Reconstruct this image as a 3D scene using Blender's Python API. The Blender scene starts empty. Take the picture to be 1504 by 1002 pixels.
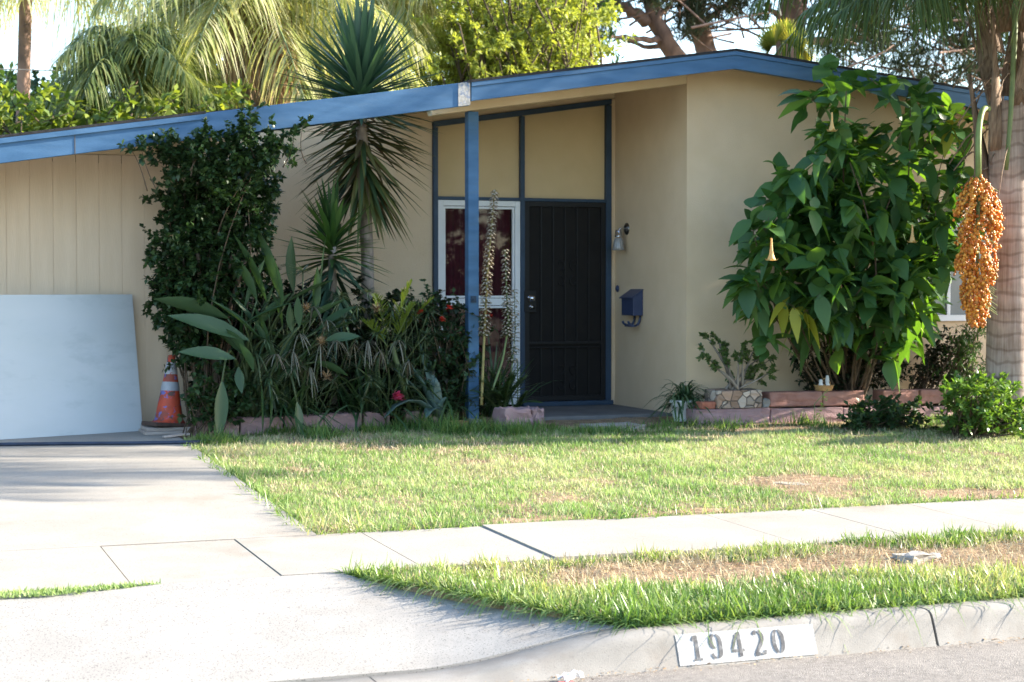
import bpy, math, random
import numpy as np
from mathutils import Vector, Matrix

S = bpy.context.scene
COL = S.collection
R = math.radians
rng = np.random.default_rng(11)
random.seed(5)

# ------------------------------------------------------------------ camera
YAW, FPX, CZ = R(20.7), 2520.0, 1.65
PITCH = math.atan(81 / FPX)
cam = bpy.data.cameras.new('camera')
cam.sensor_width = 36
cam.lens = 36 * FPX / 1504
cam.clip_start, cam.clip_end = 0.1, 2000
cam.dof.use_dof = True
cam.dof.focus_distance = 11.0
cam.dof.aperture_fstop = 4.2
co = bpy.data.objects.new('camera', cam)
co.location = (0, 0, CZ)
co.rotation_euler = (math.pi / 2 - PITCH, 0, -YAW)
COL.objects.link(co)
S.camera = co

# ------------------------------------------------------------------ light
SUN_EL, SUN_AZ = R(22), R(-8)           # azimuth from +X, negative towards the street
sdir = Vector((math.cos(SUN_EL) * math.cos(SUN_AZ), math.cos(SUN_EL) * math.sin(SUN_AZ), math.sin(SUN_EL)))
w = bpy.data.worlds.new("World")
S.world = w
w.use_nodes = True
nt = w.node_tree
bg = nt.nodes['Background']
sky = nt.nodes.new('ShaderNodeTexSky')
sky.sky_type = 'NISHITA'
sky.sun_disc = False
sky.sun_elevation = SUN_EL
sky.sun_rotation = math.atan2(sdir.x, sdir.y)
sky.air_density, sky.dust_density, sky.ozone_density = 1.0, 0.8, 1.8
nt.links.new(sky.outputs[0], bg.inputs[0])
bg.inputs[1].default_value = 0.13
sl = bpy.data.lights.new('sun', 'SUN')
sl.energy = 5.0
sl.angle = R(0.55)
sl.color = (1.0, 0.90, 0.76)
so = bpy.data.objects.new('sun', sl)
so.rotation_euler = (-sdir).to_track_quat('-Z', 'Y').to_euler()
so.location = (20, -5, 20)
COL.objects.link(so)
S.view_settings.view_transform = 'Standard'
S.view_settings.look = 'None'
S.view_settings.gamma = 1
S.view_settings.exposure = 2.32
S.cycles.max_bounces = 8
S.cycles.transparent_max_bounces = 8

# ------------------------------------------------------------------ helpers
_fw = np.array([math.sin(YAW) * math.cos(PITCH), math.cos(YAW) * math.cos(PITCH), -math.sin(PITCH)])
_rt = np.array([math.cos(YAW), -math.sin(YAW), 0])
_up = np.cross(_rt, _fw)


def P(x, y, Y):
    """point of the place seen at photo pixel x, y on the vertical plane Y (used for survey only)"""
    d = _fw + _rt * (x - 752) / FPX + _up * (501 - y) / FPX
    return np.array([0, 0, CZ]) + d * (Y / d[1])


def gz(y):
    """ground height of the yard by distance from the street"""
    return np.interp(y, [6.86, 8.4, 9.55, 14.0, 16.0, 60], [.15, .19, .21, .39, .42, .6])


def tag(o, label=None, cat=None, group=None, kind=None):
    if label: o['label'] = label
    if cat: o['category'] = cat
    if group: o['group'] = group
    if kind: o['kind'] = kind
    return o


def empty(name, loc, rz=0.0):
    o = bpy.data.objects.new(name, None)
    o.empty_display_size = .1
    o.location = loc
    o.rotation_euler = (0, 0, rz)
    COL.objects.link(o)
    return o


def link(name, me, mat=None, parent=None, world=True):
    o = bpy.data.objects.new(name, me)
    COL.objects.link(o)
    if mat is not None:
        me.materials.append(mat)
    if parent is not None:
        o.parent = parent
        if world:                      # vertices are given in world space
            m = Matrix.Identity(4)
            p = parent
            chain = []
            while p is not None:
                chain.append(Matrix.LocRotScale(p.location, p.rotation_euler, p.scale) if p.matrix_parent_inverse == Matrix.Identity(4)
                             else p.matrix_parent_inverse @ Matrix.LocRotScale(p.location, p.rotation_euler, p.scale))
                p = p.parent
            for c in chain:
                m = c @ m
            o.matrix_parent_inverse = m.inverted()
    return o


def mesh_np(name, V, F, smooth=True):
    V = np.ascontiguousarray(V, dtype=np.float32)
    F = np.ascontiguousarray(F, dtype=np.int32)
    me = bpy.data.meshes.new(name)
    k = F.shape[1]
    me.vertices.add(len(V)); me.vertices.foreach_set('co', V.ravel())
    me.loops.add(F.size); me.loops.foreach_set('vertex_index', F.ravel())
    me.polygons.add(len(F))
    me.polygons.foreach_set('loop_start', np.arange(0, F.size, k, dtype=np.int32))
    me.polygons.foreach_set('loop_total', np.full(len(F), k, dtype=np.int32))
    me.polygons.foreach_set('use_smooth', np.full(len(F), smooth))
    me.update(calc_edges=True)
    me.validate()
    return me


class G:
    """collects quads"""
    def __init__(s): s.V, s.F, s.n = [], [], 0
    def add(s, V, F):
        V = np.asarray(V, float).reshape(-1, 3)
        s.V.append(V); s.F.append(np.asarray(F, int) + s.n); s.n += len(V)
        return s
    def box(s, lo, hi, rot=None, bev=0):
        x0, y0, z0 = lo; x1, y1, z1 = hi
        v = np.array([[x0, y0, z0], [x1, y0, z0], [x1, y1, z0], [x0, y1, z0], [x0, y0, z1], [x1, y0, z1], [x1, y1, z1], [x0, y1, z1]], float)
        return s.hexa(v)
    def hexa(s, v):
        return s.add(v, [[0, 3, 2, 1], [4, 5, 6, 7], [0, 1, 5, 4], [1, 2, 6, 5], [2, 3, 7, 6], [3, 0, 4, 7]])
    def prism(s, xz, y0, y1):
        """slab given by a quad in x-z, extruded along y"""
        v = [[x, y0, z] for x, z in xz] + [[x, y1, z] for x, z in xz]
        return s.add(v, [[0, 1, 2, 3], [7, 6, 5, 4], [0, 4, 5, 1], [1, 5, 6, 2], [2, 6, 7, 3], [3, 7, 4, 0]])
    def tube(s, path, rad, n=7, cap=True):
        path = np.asarray(path, float); k = len(path)
        rad = np.broadcast_to(np.asarray(rad, float), (k,))
        T = np.gradient(path, axis=0); T /= np.linalg.norm(T, axis=1)[:, None] + 1e-9
        ref = np.array([0, 0, 1.]) if abs(T[0][2]) < .9 else np.array([1., 0, 0])
        A = np.cross(T, ref); A /= np.linalg.norm(A, axis=1)[:, None] + 1e-9
        B = np.cross(T, A)
        th = np.linspace(0, 2 * np.pi, n, endpoint=False)
        V = path[:, None] + rad[:, None, None] * (np.cos(th)[None, :, None] * A[:, None] + np.sin(th)[None, :, None] * B[:, None])
        V = V.reshape(-1, 3); F = []
        i = np.arange(k - 1)[:, None] * n; j = np.arange(n)[None]
        j2 = (j + 1) % n
        F = np.stack([i + j, i + j2, i + n + j2, i + n + j], -1).reshape(-1, 4)
        if cap:
            c0, c1 = len(V), len(V) + 1
            V = np.vstack([V, path[0], path[-1]])
            e = []
            for q in range(0, n - 1, 2):
                e.append([c0, (q + 2) % n, q + 1, q]); e.append([c1, (k - 1) * n + q, (k - 1) * n + q + 1, (k - 1) * n + (q + 2) % n])
            if n % 2:
                e.append([c0, 0, n - 1, n - 1]); e.append([c1, (k - 1) * n + n - 1, (k - 1) * n, (k - 1) * n])
                e = [f for f in e if len(set(f)) == 4]
            if e: F = np.vstack([F, e])
        return s.add(V, F)
    def lathe(s, c, prof, n=20, axis=2):
        """prof: (radius, height) list around axis through c"""
        path = []
        for r, h in prof:
            for k in range(n):
                t = 2 * math.pi * k / n
                p = [r * math.cos(t), r * math.sin(t), h]
                if axis == 0: p = [p[2], p[0], p[1]]
                if axis == 1: p = [p[0], p[2], p[1]]
                path.append([c[0] + p[0], c[1] + p[1], c[2] + p[2]])
        m = len(prof); i = np.arange(m - 1)[:, None] * n; j = np.arange(n)[None]; j2 = (j + 1) % n
        return s.add(path, np.stack([i + j, i + j2, i + n + j2, i + n + j], -1).reshape(-1, 4))
    def build(s, name, mat, parent=None, smooth=False, bevel=0, seg=2):
        me = mesh_np(name, np.vstack(s.V), np.vstack(s.F), smooth)
        o = link(name, me, mat, parent)
        if bevel:
            b = o.modifiers.new('bevel', 'BEVEL'); b.width = bevel; b.segments = seg; b.limit_method = 'ANGLE'; b.angle_limit = R(40)
            b.harden_normals = False
        return o


def nrm(v): return v / (np.linalg.norm(v, axis=-1, keepdims=True) + 1e-9)


def blades(base, dirs, L, W, droop=0.0, prof=(.6, 1, .7, .05), across=2, fold=0., roll=0., wave=0.):
    """leaf strips. base, dirs (N,3); L, W, droop (N) or scalars; prof = half width along the leaf"""
    base = np.atleast_2d(np.asarray(base, float)); N = len(base)
    dirs = nrm(np.broadcast_to(np.asarray(dirs, float), (N, 3)))
    f = lambda a: np.broadcast_to(np.asarray(a, float), (N,))
    L, W, droop, roll, fold = f(L), f(W), f(droop), f(roll), f(fold)
    prof = np.asarray(prof, float); m = len(prof); t = np.linspace(0, 1, m)
    Cn = base[:, None] + dirs[:, None] * (L[:, None] * t)[..., None]
    Cn[..., 2] -= (droop * L)[:, None] * t ** 2
    T = np.repeat(dirs[:, None], m, 1).copy(); T[..., 2] -= 2 * droop[:, None] * t
    T = nrm(T)
    up = np.tile([0., 0, 1], (N, 1))
    steep = np.abs(dirs[:, 2]) > .97
    if steep.any():
        a = rng.uniform(0, 2 * np.pi, steep.sum()); up[steep] = np.stack([np.cos(a), np.sin(a), np.zeros_like(a)], -1)
    sd = nrm(np.cross(dirs, up)); nn = np.cross(sd, dirs)
    sd = sd * np.cos(roll)[:, None] + nn * np.sin(roll)[:, None]
    sd = sd[:, None].repeat(m, 1)
    Nn = nrm(np.cross(sd, T))
    ww = (W[:, None] * prof)[..., None]
    fd = (fold[:, None] * W[:, None] * prof)[..., None] * Nn
    if across == 2:
        V = np.stack([Cn - sd * ww, Cn + sd * ww], 2)
    else:
        V = np.stack([Cn - sd * ww + fd, Cn, Cn + sd * ww + fd], 2)
    a = across
    if wave:
        V = V + rng.normal(0, 1, V.shape) * wave * W[:, None, None, None]
    idx = np.arange(N * m * a).reshape(N, m, a)
    F = np.stack([idx[:, :-1, :-1], idx[:, :-1, 1:], idx[:, 1:, 1:], idx[:, 1:, :-1]], -1).reshape(-1, 4)
    return V.reshape(-1, 3), F


def rand_dirs(n, zlo=-1, zhi=1):
    z = rng.uniform(zlo, zhi, n); a = rng.uniform(0, 2 * np.pi, n); r = np.sqrt(1 - z * z)
    return np.stack([r * np.cos(a), r * np.sin(a), z], -1)


def bez(a, b, c, n=8):
    t = np.linspace(0, 1, n)[:, None]
    a, b, c = map(lambda q: np.asarray(q, float), (a, b, c))
    return (1 - t) ** 2 * a + 2 * t * (1 - t) * b + t * t * c


def vnoise(x, y, sc, seed=0):
    x = np.asarray(x) / sc + 1000.3 + seed * 17.7; y = np.asarray(y) / sc + 1000.7 + seed * 31.3
    xi, yi = np.floor(x).astype(int), np.floor(y).astype(int)
    fx, fy = x - xi, y - yi
    fx, fy = fx * fx * (3 - 2 * fx), fy * fy * (3 - 2 * fy)
    h = lambda i, j: ((np.sin(i * 127.1 + j * 311.7 + seed * 74.7) * 43758.5453) % 1.0)
    return (h(xi, yi) * (1 - fx) + h(xi + 1, yi) * fx) * (1 - fy) + (h(xi, yi + 1) * (1 - fx) + h(xi + 1, yi + 1) * fx) * fy


# ------------------------------------------------------------------ materials
def nodes(name):
    m = bpy.data.materials.new(name); m.use_nodes = True
    t = m.node_tree
    return m, t, t.nodes['Principled BSDF'], t.nodes['Material Output']


def rgb(c): return (c[0], c[1], c[2], 1)


def surf(name, c1, c2=None, scale=6, rough=.75, bump=.0, bscale=60, detail=5, metallic=0, spec=.4, c3=None, s3=1.2, f3=(.55, .75), stretch=(1, 1, 1), speck=None, spscale=400, ramp=(.35, .7)):
    """procedural surface: two mottled tones, optional larger stains, specks and fine relief"""
    m, t, b, out = nodes(name)
    N, Lk = t.nodes, t.links
    b.inputs['Roughness'].default_value = rough
    b.inputs['Metallic'].default_value = metallic
    b.inputs['Specular IOR Level'].default_value = spec
    tc = N.new('ShaderNodeTexCoord'); mp = N.new('ShaderNodeMapping'); mp.inputs['Scale'].default_value = stretch
    Lk.new(tc.outputs['Object'], mp.inputs[0])
    no = N.new('ShaderNodeTexNoise'); no.inputs['Scale'].default_value = scale; no.inputs['Detail'].default_value = detail
    Lk.new(mp.outputs[0], no.inputs['Vector'])
    r = N.new('ShaderNodeValToRGB'); r.color_ramp.elements[0].position, r.color_ramp.elements[1].position = ramp
    r.color_ramp.elements[0].color = rgb(c1); r.color_ramp.elements[1].color = rgb(c2 or c1)
    Lk.new(no.outputs['Fac'], r.inputs[0]); colr = r.outputs[0]
    def over(colr, fac, c):
        mx = N.new('ShaderNodeMix'); mx.data_type = 'RGBA'
        Lk.new(fac, mx.inputs[0]); Lk.new(colr, mx.inputs[6]); mx.inputs[7].default_value = rgb(c)
        return mx.outputs[2]
    if c3:
        n3 = N.new('ShaderNodeTexNoise'); n3.inputs['Scale'].default_value = s3; n3.inputs['Detail'].default_value = 6; n3.inputs['Roughness'].default_value = .65
        Lk.new(mp.outputs[0], n3.inputs['Vector'])
        r3 = N.new('ShaderNodeMapRange'); r3.inputs[1].default_value, r3.inputs[2].default_value = f3; r3.inputs[4].default_value = .8
        Lk.new(n3.outputs['Fac'], r3.inputs[0]); colr = over(colr, r3.outputs[0], c3)
    if speck:
        n4 = N.new('ShaderNodeTexNoise'); n4.inputs['Scale'].default_value = spscale; n4.inputs['Detail'].default_value = 2
        Lk.new(mp.outputs[0], n4.inputs['Vector'])
        r4 = N.new('ShaderNodeMapRange'); r4.inputs[1].default_value, r4.inputs[2].default_value = .6, .68
        Lk.new(n4.outputs['Fac'], r4.inputs[0]); colr = over(colr, r4.outputs[0], speck)
    Lk.new(colr, b.inputs['Base Color'])
    if bump:
        nb = N.new('ShaderNodeTexNoise'); nb.inputs['Scale'].default_value = bscale; nb.inputs['Detail'].default_value = 4
        Lk.new(mp.outputs[0], nb.inputs['Vector'])
        bp = N.new('ShaderNodeBump'); bp.inputs['Strength'].default_value = bump; bp.inputs['Distance'].default_value = .01
        Lk.new(nb.outputs['Fac'], bp.inputs['Height']); Lk.new(bp.outputs[0], b.inputs['Normal'])
    return m


def leafmat(name, cols, transl=.35, rough=.45, tcol=None, spec=.35, patch=0):
    """each leaf gets its own tone; light passes through"""
    m, t, b, out = nodes(name)
    N, Lk = t.nodes, t.links
    g = N.new('ShaderNodeNewGeometry'); r = N.new('ShaderNodeValToRGB')
    e = r.color_ramp.elements
    e[0].color = rgb(cols[0]); e[1].color = rgb(cols[-1])
    for i, c in enumerate(cols[1:-1]):
        q = e.new((i + 1) / (len(cols) - 1)); q.color = rgb(c)
    if patch:                          # patches of fresher and drier growth
        tc = N.new('ShaderNodeTexCoord'); no = N.new('ShaderNodeTexNoise'); no.inputs['Scale'].default_value = patch; no.inputs['Detail'].default_value = 4
        Lk.new(tc.outputs['Object'], no.inputs['Vector'])
        mr = N.new('ShaderNodeMapRange'); mr.inputs[1].default_value, mr.inputs[2].default_value = .35, .65; mr.inputs[3].default_value, mr.inputs[4].default_value = -.05, .6
        Lk.new(no.outputs['Fac'], mr.inputs[0])
        ma = N.new('ShaderNodeMath'); ma.operation = 'MULTIPLY_ADD'; ma.inputs[1].default_value = .5
        Lk.new(g.outputs['Random Per Island'], ma.inputs[0]); Lk.new(mr.outputs[0], ma.inputs[2]); Lk.new(ma.outputs[0], r.inputs[0])
    else:
        Lk.new(g.outputs['Random Per Island'], r.inputs[0])
    Lk.new(r.outputs[0], b.inputs['Base Color'])
    b.inputs['Roughness'].default_value = rough; b.inputs['Specular IOR Level'].default_value = spec
    if transl:
        tr = N.new('ShaderNodeBsdfTranslucent')
        hs = N.new('ShaderNodeMix'); hs.data_type = 'RGBA'; hs.blend_type = 'MULTIPLY'; hs.inputs[0].default_value = 1
        Lk.new(r.outputs[0], hs.inputs[6]); hs.inputs[7].default_value = rgb(tcol or (2.2, 2.0, .8))
        Lk.new(hs.outputs[2], tr.inputs[0])
        mx = N.new('ShaderNodeMixShader'); mx.inputs[0].default_value = transl
        Lk.new(b.outputs[0], mx.inputs[1]); Lk.new(tr.outputs[0], mx.inputs[2]); Lk.new(mx.outputs[0], out.inputs[0])
    return m


M = {}
M['stucco'] = surf('stucco', (.62, .475, .315), (.67, .52, .355), 3, .9, .55, 130, c3=(.53, .405, .275), s3=1.6, f3=(.56, .95), spec=.2)
M['siding'] = surf('painted_siding', (.59, .47, .34), (.64, .515, .38), 4, .75, .15, 40, c3=(.51, .40, .285), s3=1.3, f3=(.56, .95), stretch=(3, 3, .35), spec=.25)
M['panel'] = surf('painted_plywood', (.53, .40, .225), (.58, .44, .255), 3, .7, .1, 60, spec=.25)
M['soffit'] = surf('soffit_paint', (.58, .46, .30), (.64, .52, .36), 3, .8, .1, 40, spec=.2)
M['blue'] = surf('blue_paint', (.040, .105, .200), (.062, .142, .255), 5, .6, .15, 60, c3=(.075, .135, .21), s3=4, f3=(.52, .8), stretch=(.6, 1, 3), spec=.25)
M['bare_wood'] = surf('weathered_wood', (.30, .28, .25), (.50, .47, .43), 30, .9, .3, 60, c3=(.10, .16, .28), s3=22, f3=(.5, .6))
M['shingle'] = surf('roof_shingle', (.012, .012, .013), (.03, .03, .032), 30, .95, .4, 150)
M['concrete'] = surf('concrete', (.265, .246, .215), (.315, .294, .258), 2.2, .9, .2, 260, c3=(.175, .13, .085), s3=1.3, f3=(.55, .88), speck=(.15, .135, .115), spscale=130, spec=.2)
M['apron'] = surf('apron_concrete', (.25, .238, .218), (.305, .29, .266), 3, .9, .3, 260, c3=(.19, .145, .10), s3=1.0, f3=(.57, .85), speck=(.075, .07, .063), spscale=130, spec=.2)
M['kerb'] = surf('kerb_concrete', (.195, .185, .168), (.26, .247, .225), 5, .9, .2, 220, c3=(.17, .145, .12), s3=3, f3=(.5, .75), speck=(.17, .16, .145), spscale=170, spec=.2)
M['crack'] = surf('joint_dirt', (.08, .065, .05), (.14, .12, .09), 30, .95)
M['asphalt'] = surf('asphalt', (.13, .118, .105), (.20, .18, .16), 25, .9, .6, 180, c3=(.22, .20, .175), s3=1.5, f3=(.5, .8), speck=(.38, .35, .31), spscale=160, spec=.3)
M['soil'] = surf('soil', (.16, .105, .065), (.30, .21, .135), 12, .97, .8, 60, c3=(.36, .27, .16), s3=5, f3=(.5, .75), speck=(.42, .34, .22), spscale=70, spec=.1)
M['soil_stone'] = surf('worn_stone', (.27, .235, .18), (.34, .30, .24), 9, .95, .4, 90)
M['land'] = surf('far_ground', (.12, .11, .06), (.20, .17, .10), .3, .95)
M['wall_block'] = surf('red_concrete_block', (.25, .125, .10), (.36, .20, .165), 12, .92, .6, 90, c3=(.20, .12, .11), s3=6, f3=(.5, .8), spec=.2)
M['rose_block'] = surf('purple_concrete_block', (.26, .165, .165), (.36, .24, .235), 14, .92, .7, 90, c3=(.19, .14, .15), s3=7, f3=(.5, .8), spec=.2)
M['brick'] = surf('red_brick', (.28, .10, .065), (.40, .16, .10), 15, .9, .6, 100, c3=(.22, .13, .10), s3=8, spec=.2)
M['white'] = surf('white_paint', (.66, .67, .68), (.74, .75, .76), 4, .5, .05, 60, spec=.4)
M['board'] = surf('pale_board', (.42, .46, .475), (.455, .49, .51), 1.5, .6, .0, c3=(.33, .37, .39), s3=2.6, f3=(.55, .8), spec=.3, stretch=(1, 1, 2.5))  # pale blue tint puts the skylight into the white board's colour
M['board_edge'] = surf('board_edge', (.40, .33, .24), (.50, .42, .31), 40, .9)
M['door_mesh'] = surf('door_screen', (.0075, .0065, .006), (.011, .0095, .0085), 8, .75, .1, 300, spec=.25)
M['door_bar'] = surf('door_iron', (.0045, .0045, .005), (.007, .007, .0075), 20, .55, spec=.35)
M['steel'] = surf('polished_metal', (.62, .62, .64), (.7, .7, .72), 10, .22, metallic=1)
M['dark_steel'] = surf('dark_metal', (.12, .115, .11), (.16, .155, .15), 10, .3, metallic=1)
M['curtain'] = surf('maroon_curtain', (.050, .004, .012), (.085, .008, .019), 3, .9, stretch=(14, 1, .3))
M['trunk_grey'] = surf('grey_bark', (.17, .14, .115), (.30, .26, .22), 18, .95, .7, 40, stretch=(1, 1, .5))
M['twig'] = surf('brown_twig', (.065, .045, .03), (.12, .085, .055), 20, .9, .4, 60)
M['pine_bark'] = surf('pine_bark', (.12, .078, .06), (.27, .17, .125), 5, .95, .9, 14, stretch=(1, 1, .45))
M['boot'] = surf('palm_leaf_base', (.12, .08, .055), (.27, .195, .135), 20, .95, .8, 50, stretch=(3, 3, .3))
M['palm_bark'] = None
M['hose'] = surf('hose_rubber', (.015, .025, .05), (.025, .04, .075), 10, .5)
M['dull_pane'] = surf('blue_grey_glass', (.10, .13, .16), (.16, .19, .22), 3, .15, spec=.6)
M['cable'] = surf('cable', (.05, .05, .05), (.08, .08, .08), 10, .7)
M['pot'] = surf('white_glazed_pot', (.60, .62, .64), (.68, .69, .70), 5, .35, spec=.5)
M['lamp_glass'] = surf('ribbed_grey_glass', (.20, .20, .20), (.34, .34, .34), 30, .25, spec=.7, stretch=(3, 3, .3))
M['wicker'] = surf('wicker', (.36, .20, .08), (.50, .31, .13), 40, .8, .6, 120, stretch=(1, 1, 3))
M['dead'] = leafmat('dead_leaf', [(.20, .12, .06), (.32, .21, .11), (.40, .29, .17)], .25, .8, (1.2, 1.1, .9))

# leaf colours
M['grass'] = leafmat('lawn_blades', [(.115, .20, .06), (.18, .28, .09), (.25, .345, .125), (.35, .41, .19), (.46, .43, .28)], .42, .5, (1.08, 1.2, .75), .3, .9)
M['grass_shade'] = leafmat('tall_weeds', [(.06, .13, .035), (.10, .19, .05), (.20, .27, .09)], .4, .6, (1.4, 1.4, .6), .2)
M['grass_kerb'] = leafmat('parkway_blades', [(.065, .135, .03), (.10, .19, .042), (.17, .26, .07), (.26, .33, .12), (.42, .38, .22)], .36, .42, (1.2, 1.2, .6), .4, 1.3)
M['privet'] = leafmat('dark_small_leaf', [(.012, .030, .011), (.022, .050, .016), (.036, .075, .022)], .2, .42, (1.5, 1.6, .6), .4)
M['yucca'] = leafmat('yucca_leaf', [(.035, .075, .05), (.055, .11, .066), (.085, .15, .085)], .2, .40, (1.4, 1.5, .7), .4)
M['yucca_old'] = leafmat('yucca_old_leaf', [(.025, .05, .02), (.05, .08, .025), (.13, .13, .035), (.10, .06, .035)], .2, .5, (1.4, 1.3, .6), .35)
M['paradise'] = leafmat('paddle_leaf', [(.025, .056, .028), (.04, .08, .038), (.065, .115, .055)], .22, .42, (1.7, 1.8, .6), .3)
M['papyrus'] = leafmat('papyrus_leaf', [(.022, .05, .022), (.04, .08, .036), (.07, .11, .05), (.16, .17, .11)], .2, .38, (1.3, 1.3, .7), .5)
M['straw'] = leafmat('dry_straw', [(.09, .085, .055), (.17, .165, .12), (.07, .05, .03)], .15, .55, (1, 1, .9), .4)
M['thatch'] = leafmat('dry_thatch', [(.30, .23, .14), (.42, .35, .22), (.52, .45, .31)], .15, .8, (1, 1, .9), .15)
M['darkstem'] = surf('dark_green_stem', (.035, .055, .02), (.06, .085, .03), 10, .6)
M['fern'] = leafmat('fern_leaf', [(.03, .075, .022), (.055, .12, .03), (.09, .16, .04)], .3, .5, (1.6, 1.6, .6))
M['cycad'] = leafmat('yellow_green_frond', [(.12, .18, .03), (.18, .24, .045)], .35, .45, (1.4, 1.3, .6))
M['rose'] = leafmat('rose_leaf', [(.018, .042, .02), (.03, .065, .028), (.045, .085, .03)], .25, .5, (1.5, 1.5, .7))
M['agave'] = leafmat('blue_succulent', [(.055, .10, .095), (.08, .135, .12)], .08, .5, (1.2, 1.3, .9))
M['acanthus'] = leafmat('acanthus_leaf', [(.02, .05, .018), (.035, .075, .022), (.06, .12, .03)], .3, .4, (1.6, 1.6, .6), .4)
M['spike'] = leafmat('flower_spike', [(.20, .17, .09), (.30, .25, .16), (.16, .20, .08)], .25, .6, (1.2, 1.1, .9))
M['spike_green'] = leafmat('green_flower_spike', [(.10, .14, .06), (.16, .20, .10), (.22, .22, .13)], .25, .6, (1.2, 1.1, .9))
M['petal'] = leafmat('pale_petal', [(.36, .29, .21), (.46, .40, .31)], .3, .6, (1.1, 1, .9))
M['pink'] = leafmat('pink_petal', [(.60, .05, .16), (.75, .14, .26)], .3, .5, (1.1, .9, .9))
M['redpetal'] = leafmat('red_petal', [(.45, .03, .02), (.55, .06, .03)], .3, .5, (1.1, .9, .9))
M['trumpetleaf'] = leafmat('trumpet_leaf', [(.026, .078, .028), (.042, .11, .036), (.075, .16, .045)], .40, .42, (2.8, 2.4, .4), .4)
M['trumpetyellow'] = leafmat('yellowing_leaf', [(.25, .28, .03), (.35, .35, .05)], .4, .5, (1.5, 1.4, .5))
M['trumpetflower'] = leafmat('trumpet_flower', [(.62, .42, .16), (.66, .48, .22)], .35, .55, (1.2, 1.0, .7))
M['jade'] = leafmat('jade_leaf', [(.05, .10, .03), (.09, .15, .045), (.15, .20, .07)], .2, .38, (1.5, 1.5, .6), .45)
M['spider'] = leafmat('spider_leaf', [(.025, .06, .025), (.045, .095, .035), (.10, .15, .07)], .25, .42, (1.5, 1.5, .7), .4)
M['bushleaf'] = leafmat('bush_leaf', [(.05, .12, .025), (.085, .17, .035), (.14, .23, .055)], .35, .38, (1.7, 1.6, .5), .5)
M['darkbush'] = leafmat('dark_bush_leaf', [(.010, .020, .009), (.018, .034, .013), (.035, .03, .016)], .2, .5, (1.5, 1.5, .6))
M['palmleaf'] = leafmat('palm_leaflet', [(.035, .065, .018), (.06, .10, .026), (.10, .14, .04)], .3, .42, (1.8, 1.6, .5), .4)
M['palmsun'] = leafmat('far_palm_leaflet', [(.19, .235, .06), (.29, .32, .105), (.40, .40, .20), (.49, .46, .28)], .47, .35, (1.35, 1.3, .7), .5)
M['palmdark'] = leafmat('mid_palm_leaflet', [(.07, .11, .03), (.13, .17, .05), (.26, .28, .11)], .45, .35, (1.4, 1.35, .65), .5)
M['lime'] = leafmat('lime_foliage', [(.22, .27, .05), (.29, .34, .075), (.36, .40, .11)], .42, .55, (1.3, 1.25, .5))
M['hedge'] = leafmat('hedge_leaf', [(.08, .13, .025), (.15, .21, .04), (.24, .29, .06)], .4, .5, (1.5, 1.4, .5))
M['deep'] = leafmat('deep_green_leaf', [(.015, .04, .015), (.03, .065, .022), (.05, .09, .03)], .3, .5, (1.6, 1.6, .6))
M['needle'] = leafmat('pine_needle', [(.018, .032, .02), (.03, .05, .028), (.05, .07, .035)], .2, .6, (1.4, 1.4, .7))
M['fan'] = leafmat('fan_leaf', [(.20, .26, .05), (.30, .33, .08), (.42, .38, .10)], .4, .45, (1.4, 1.3, .5))


def ringbark(name):
    m, t, b, out = nodes(name)
    N, Lk = t.nodes, t.links
    tc = N.new('ShaderNodeTexCoord')
    no = N.new('ShaderNodeTexNoise'); no.inputs['Scale'].default_value = 6; no.inputs['Detail'].default_value = 6
    Lk.new(tc.outputs['Object'], no.inputs['Vector'])
    wv = N.new('ShaderNodeTexWave'); wv.wave_type = 'BANDS'; wv.bands_direction = 'Z'; wv.inputs['Scale'].default_value = 2.6
    wv.inputs['Distortion'].default_value = 6.0; wv.inputs['Detail'].default_value = 3
    Lk.new(tc.outputs['Object'], wv.inputs['Vector'])
    r = N.new('ShaderNodeValToRGB'); r.color_ramp.elements[0].color = (.28, .215, .18, 1); r.color_ramp.elements[1].color = (.40, .33, .285, 1)
    r.color_ramp.elements[1].position = .22
    Lk.new(wv.outputs['Fac'], r.inputs[0])
    r2 = N.new('ShaderNodeValToRGB'); r2.color_ramp.elements[0].color = (.50, .42, .36, 1); r2.color_ramp.elements[1].color = (1, .97, .93, 1)
    r2.color_ramp.elements[0].position, r2.color_ramp.elements[1].position = .35, .65
    mp = N.new('ShaderNodeMapping'); mp.inputs['Scale'].default_value = (1, 1, .06); Lk.new(tc.outputs['Object'], mp.inputs[0])
    no.inputs['Scale'].default_value = 5; n2 = N.new('ShaderNodeTexNoise'); n2.inputs['Scale'].default_value = 60; n2.inputs['Detail'].default_value = 4; Lk.new(mp.outputs[0], n2.inputs['Vector'])
    ad = N.new('ShaderNodeMath'); ad.operation = 'MULTIPLY_ADD'; ad.inputs[1].default_value = .5; Lk.new(n2.outputs['Fac'], ad.inputs[0]); ad2 = N.new('ShaderNodeMath'); ad2.operation = 'MULTIPLY'; ad2.inputs[1].default_value = .5; Lk.new(no.outputs['Fac'], ad2.inputs[0]); Lk.new(ad2.outputs[0], ad.inputs[2]); Lk.new(ad.outputs[0], r2.inputs[0])
    mx = N.new('ShaderNodeMix'); mx.data_type = 'RGBA'; mx.blend_type = 'MULTIPLY'; mx.inputs[0].default_value = 1
    Lk.new(r.outputs[0], mx.inputs[6]); Lk.new(r2.outputs[0], mx.inputs[7]); Lk.new(mx.outputs[2], b.inputs['Base Color'])
    b.inputs['Roughness'].default_value = .9
    bp = N.new('ShaderNodeBump'); bp.inputs['Strength'].default_value = .25; bp.inputs['Distance'].default_value = .01
    Lk.new(wv.outputs['Fac'], bp.inputs['Height']); Lk.new(bp.outputs[0], b.inputs['Normal'])
    return m


M['palm_bark'] = ringbark('ringed_palm_bark')


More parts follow.
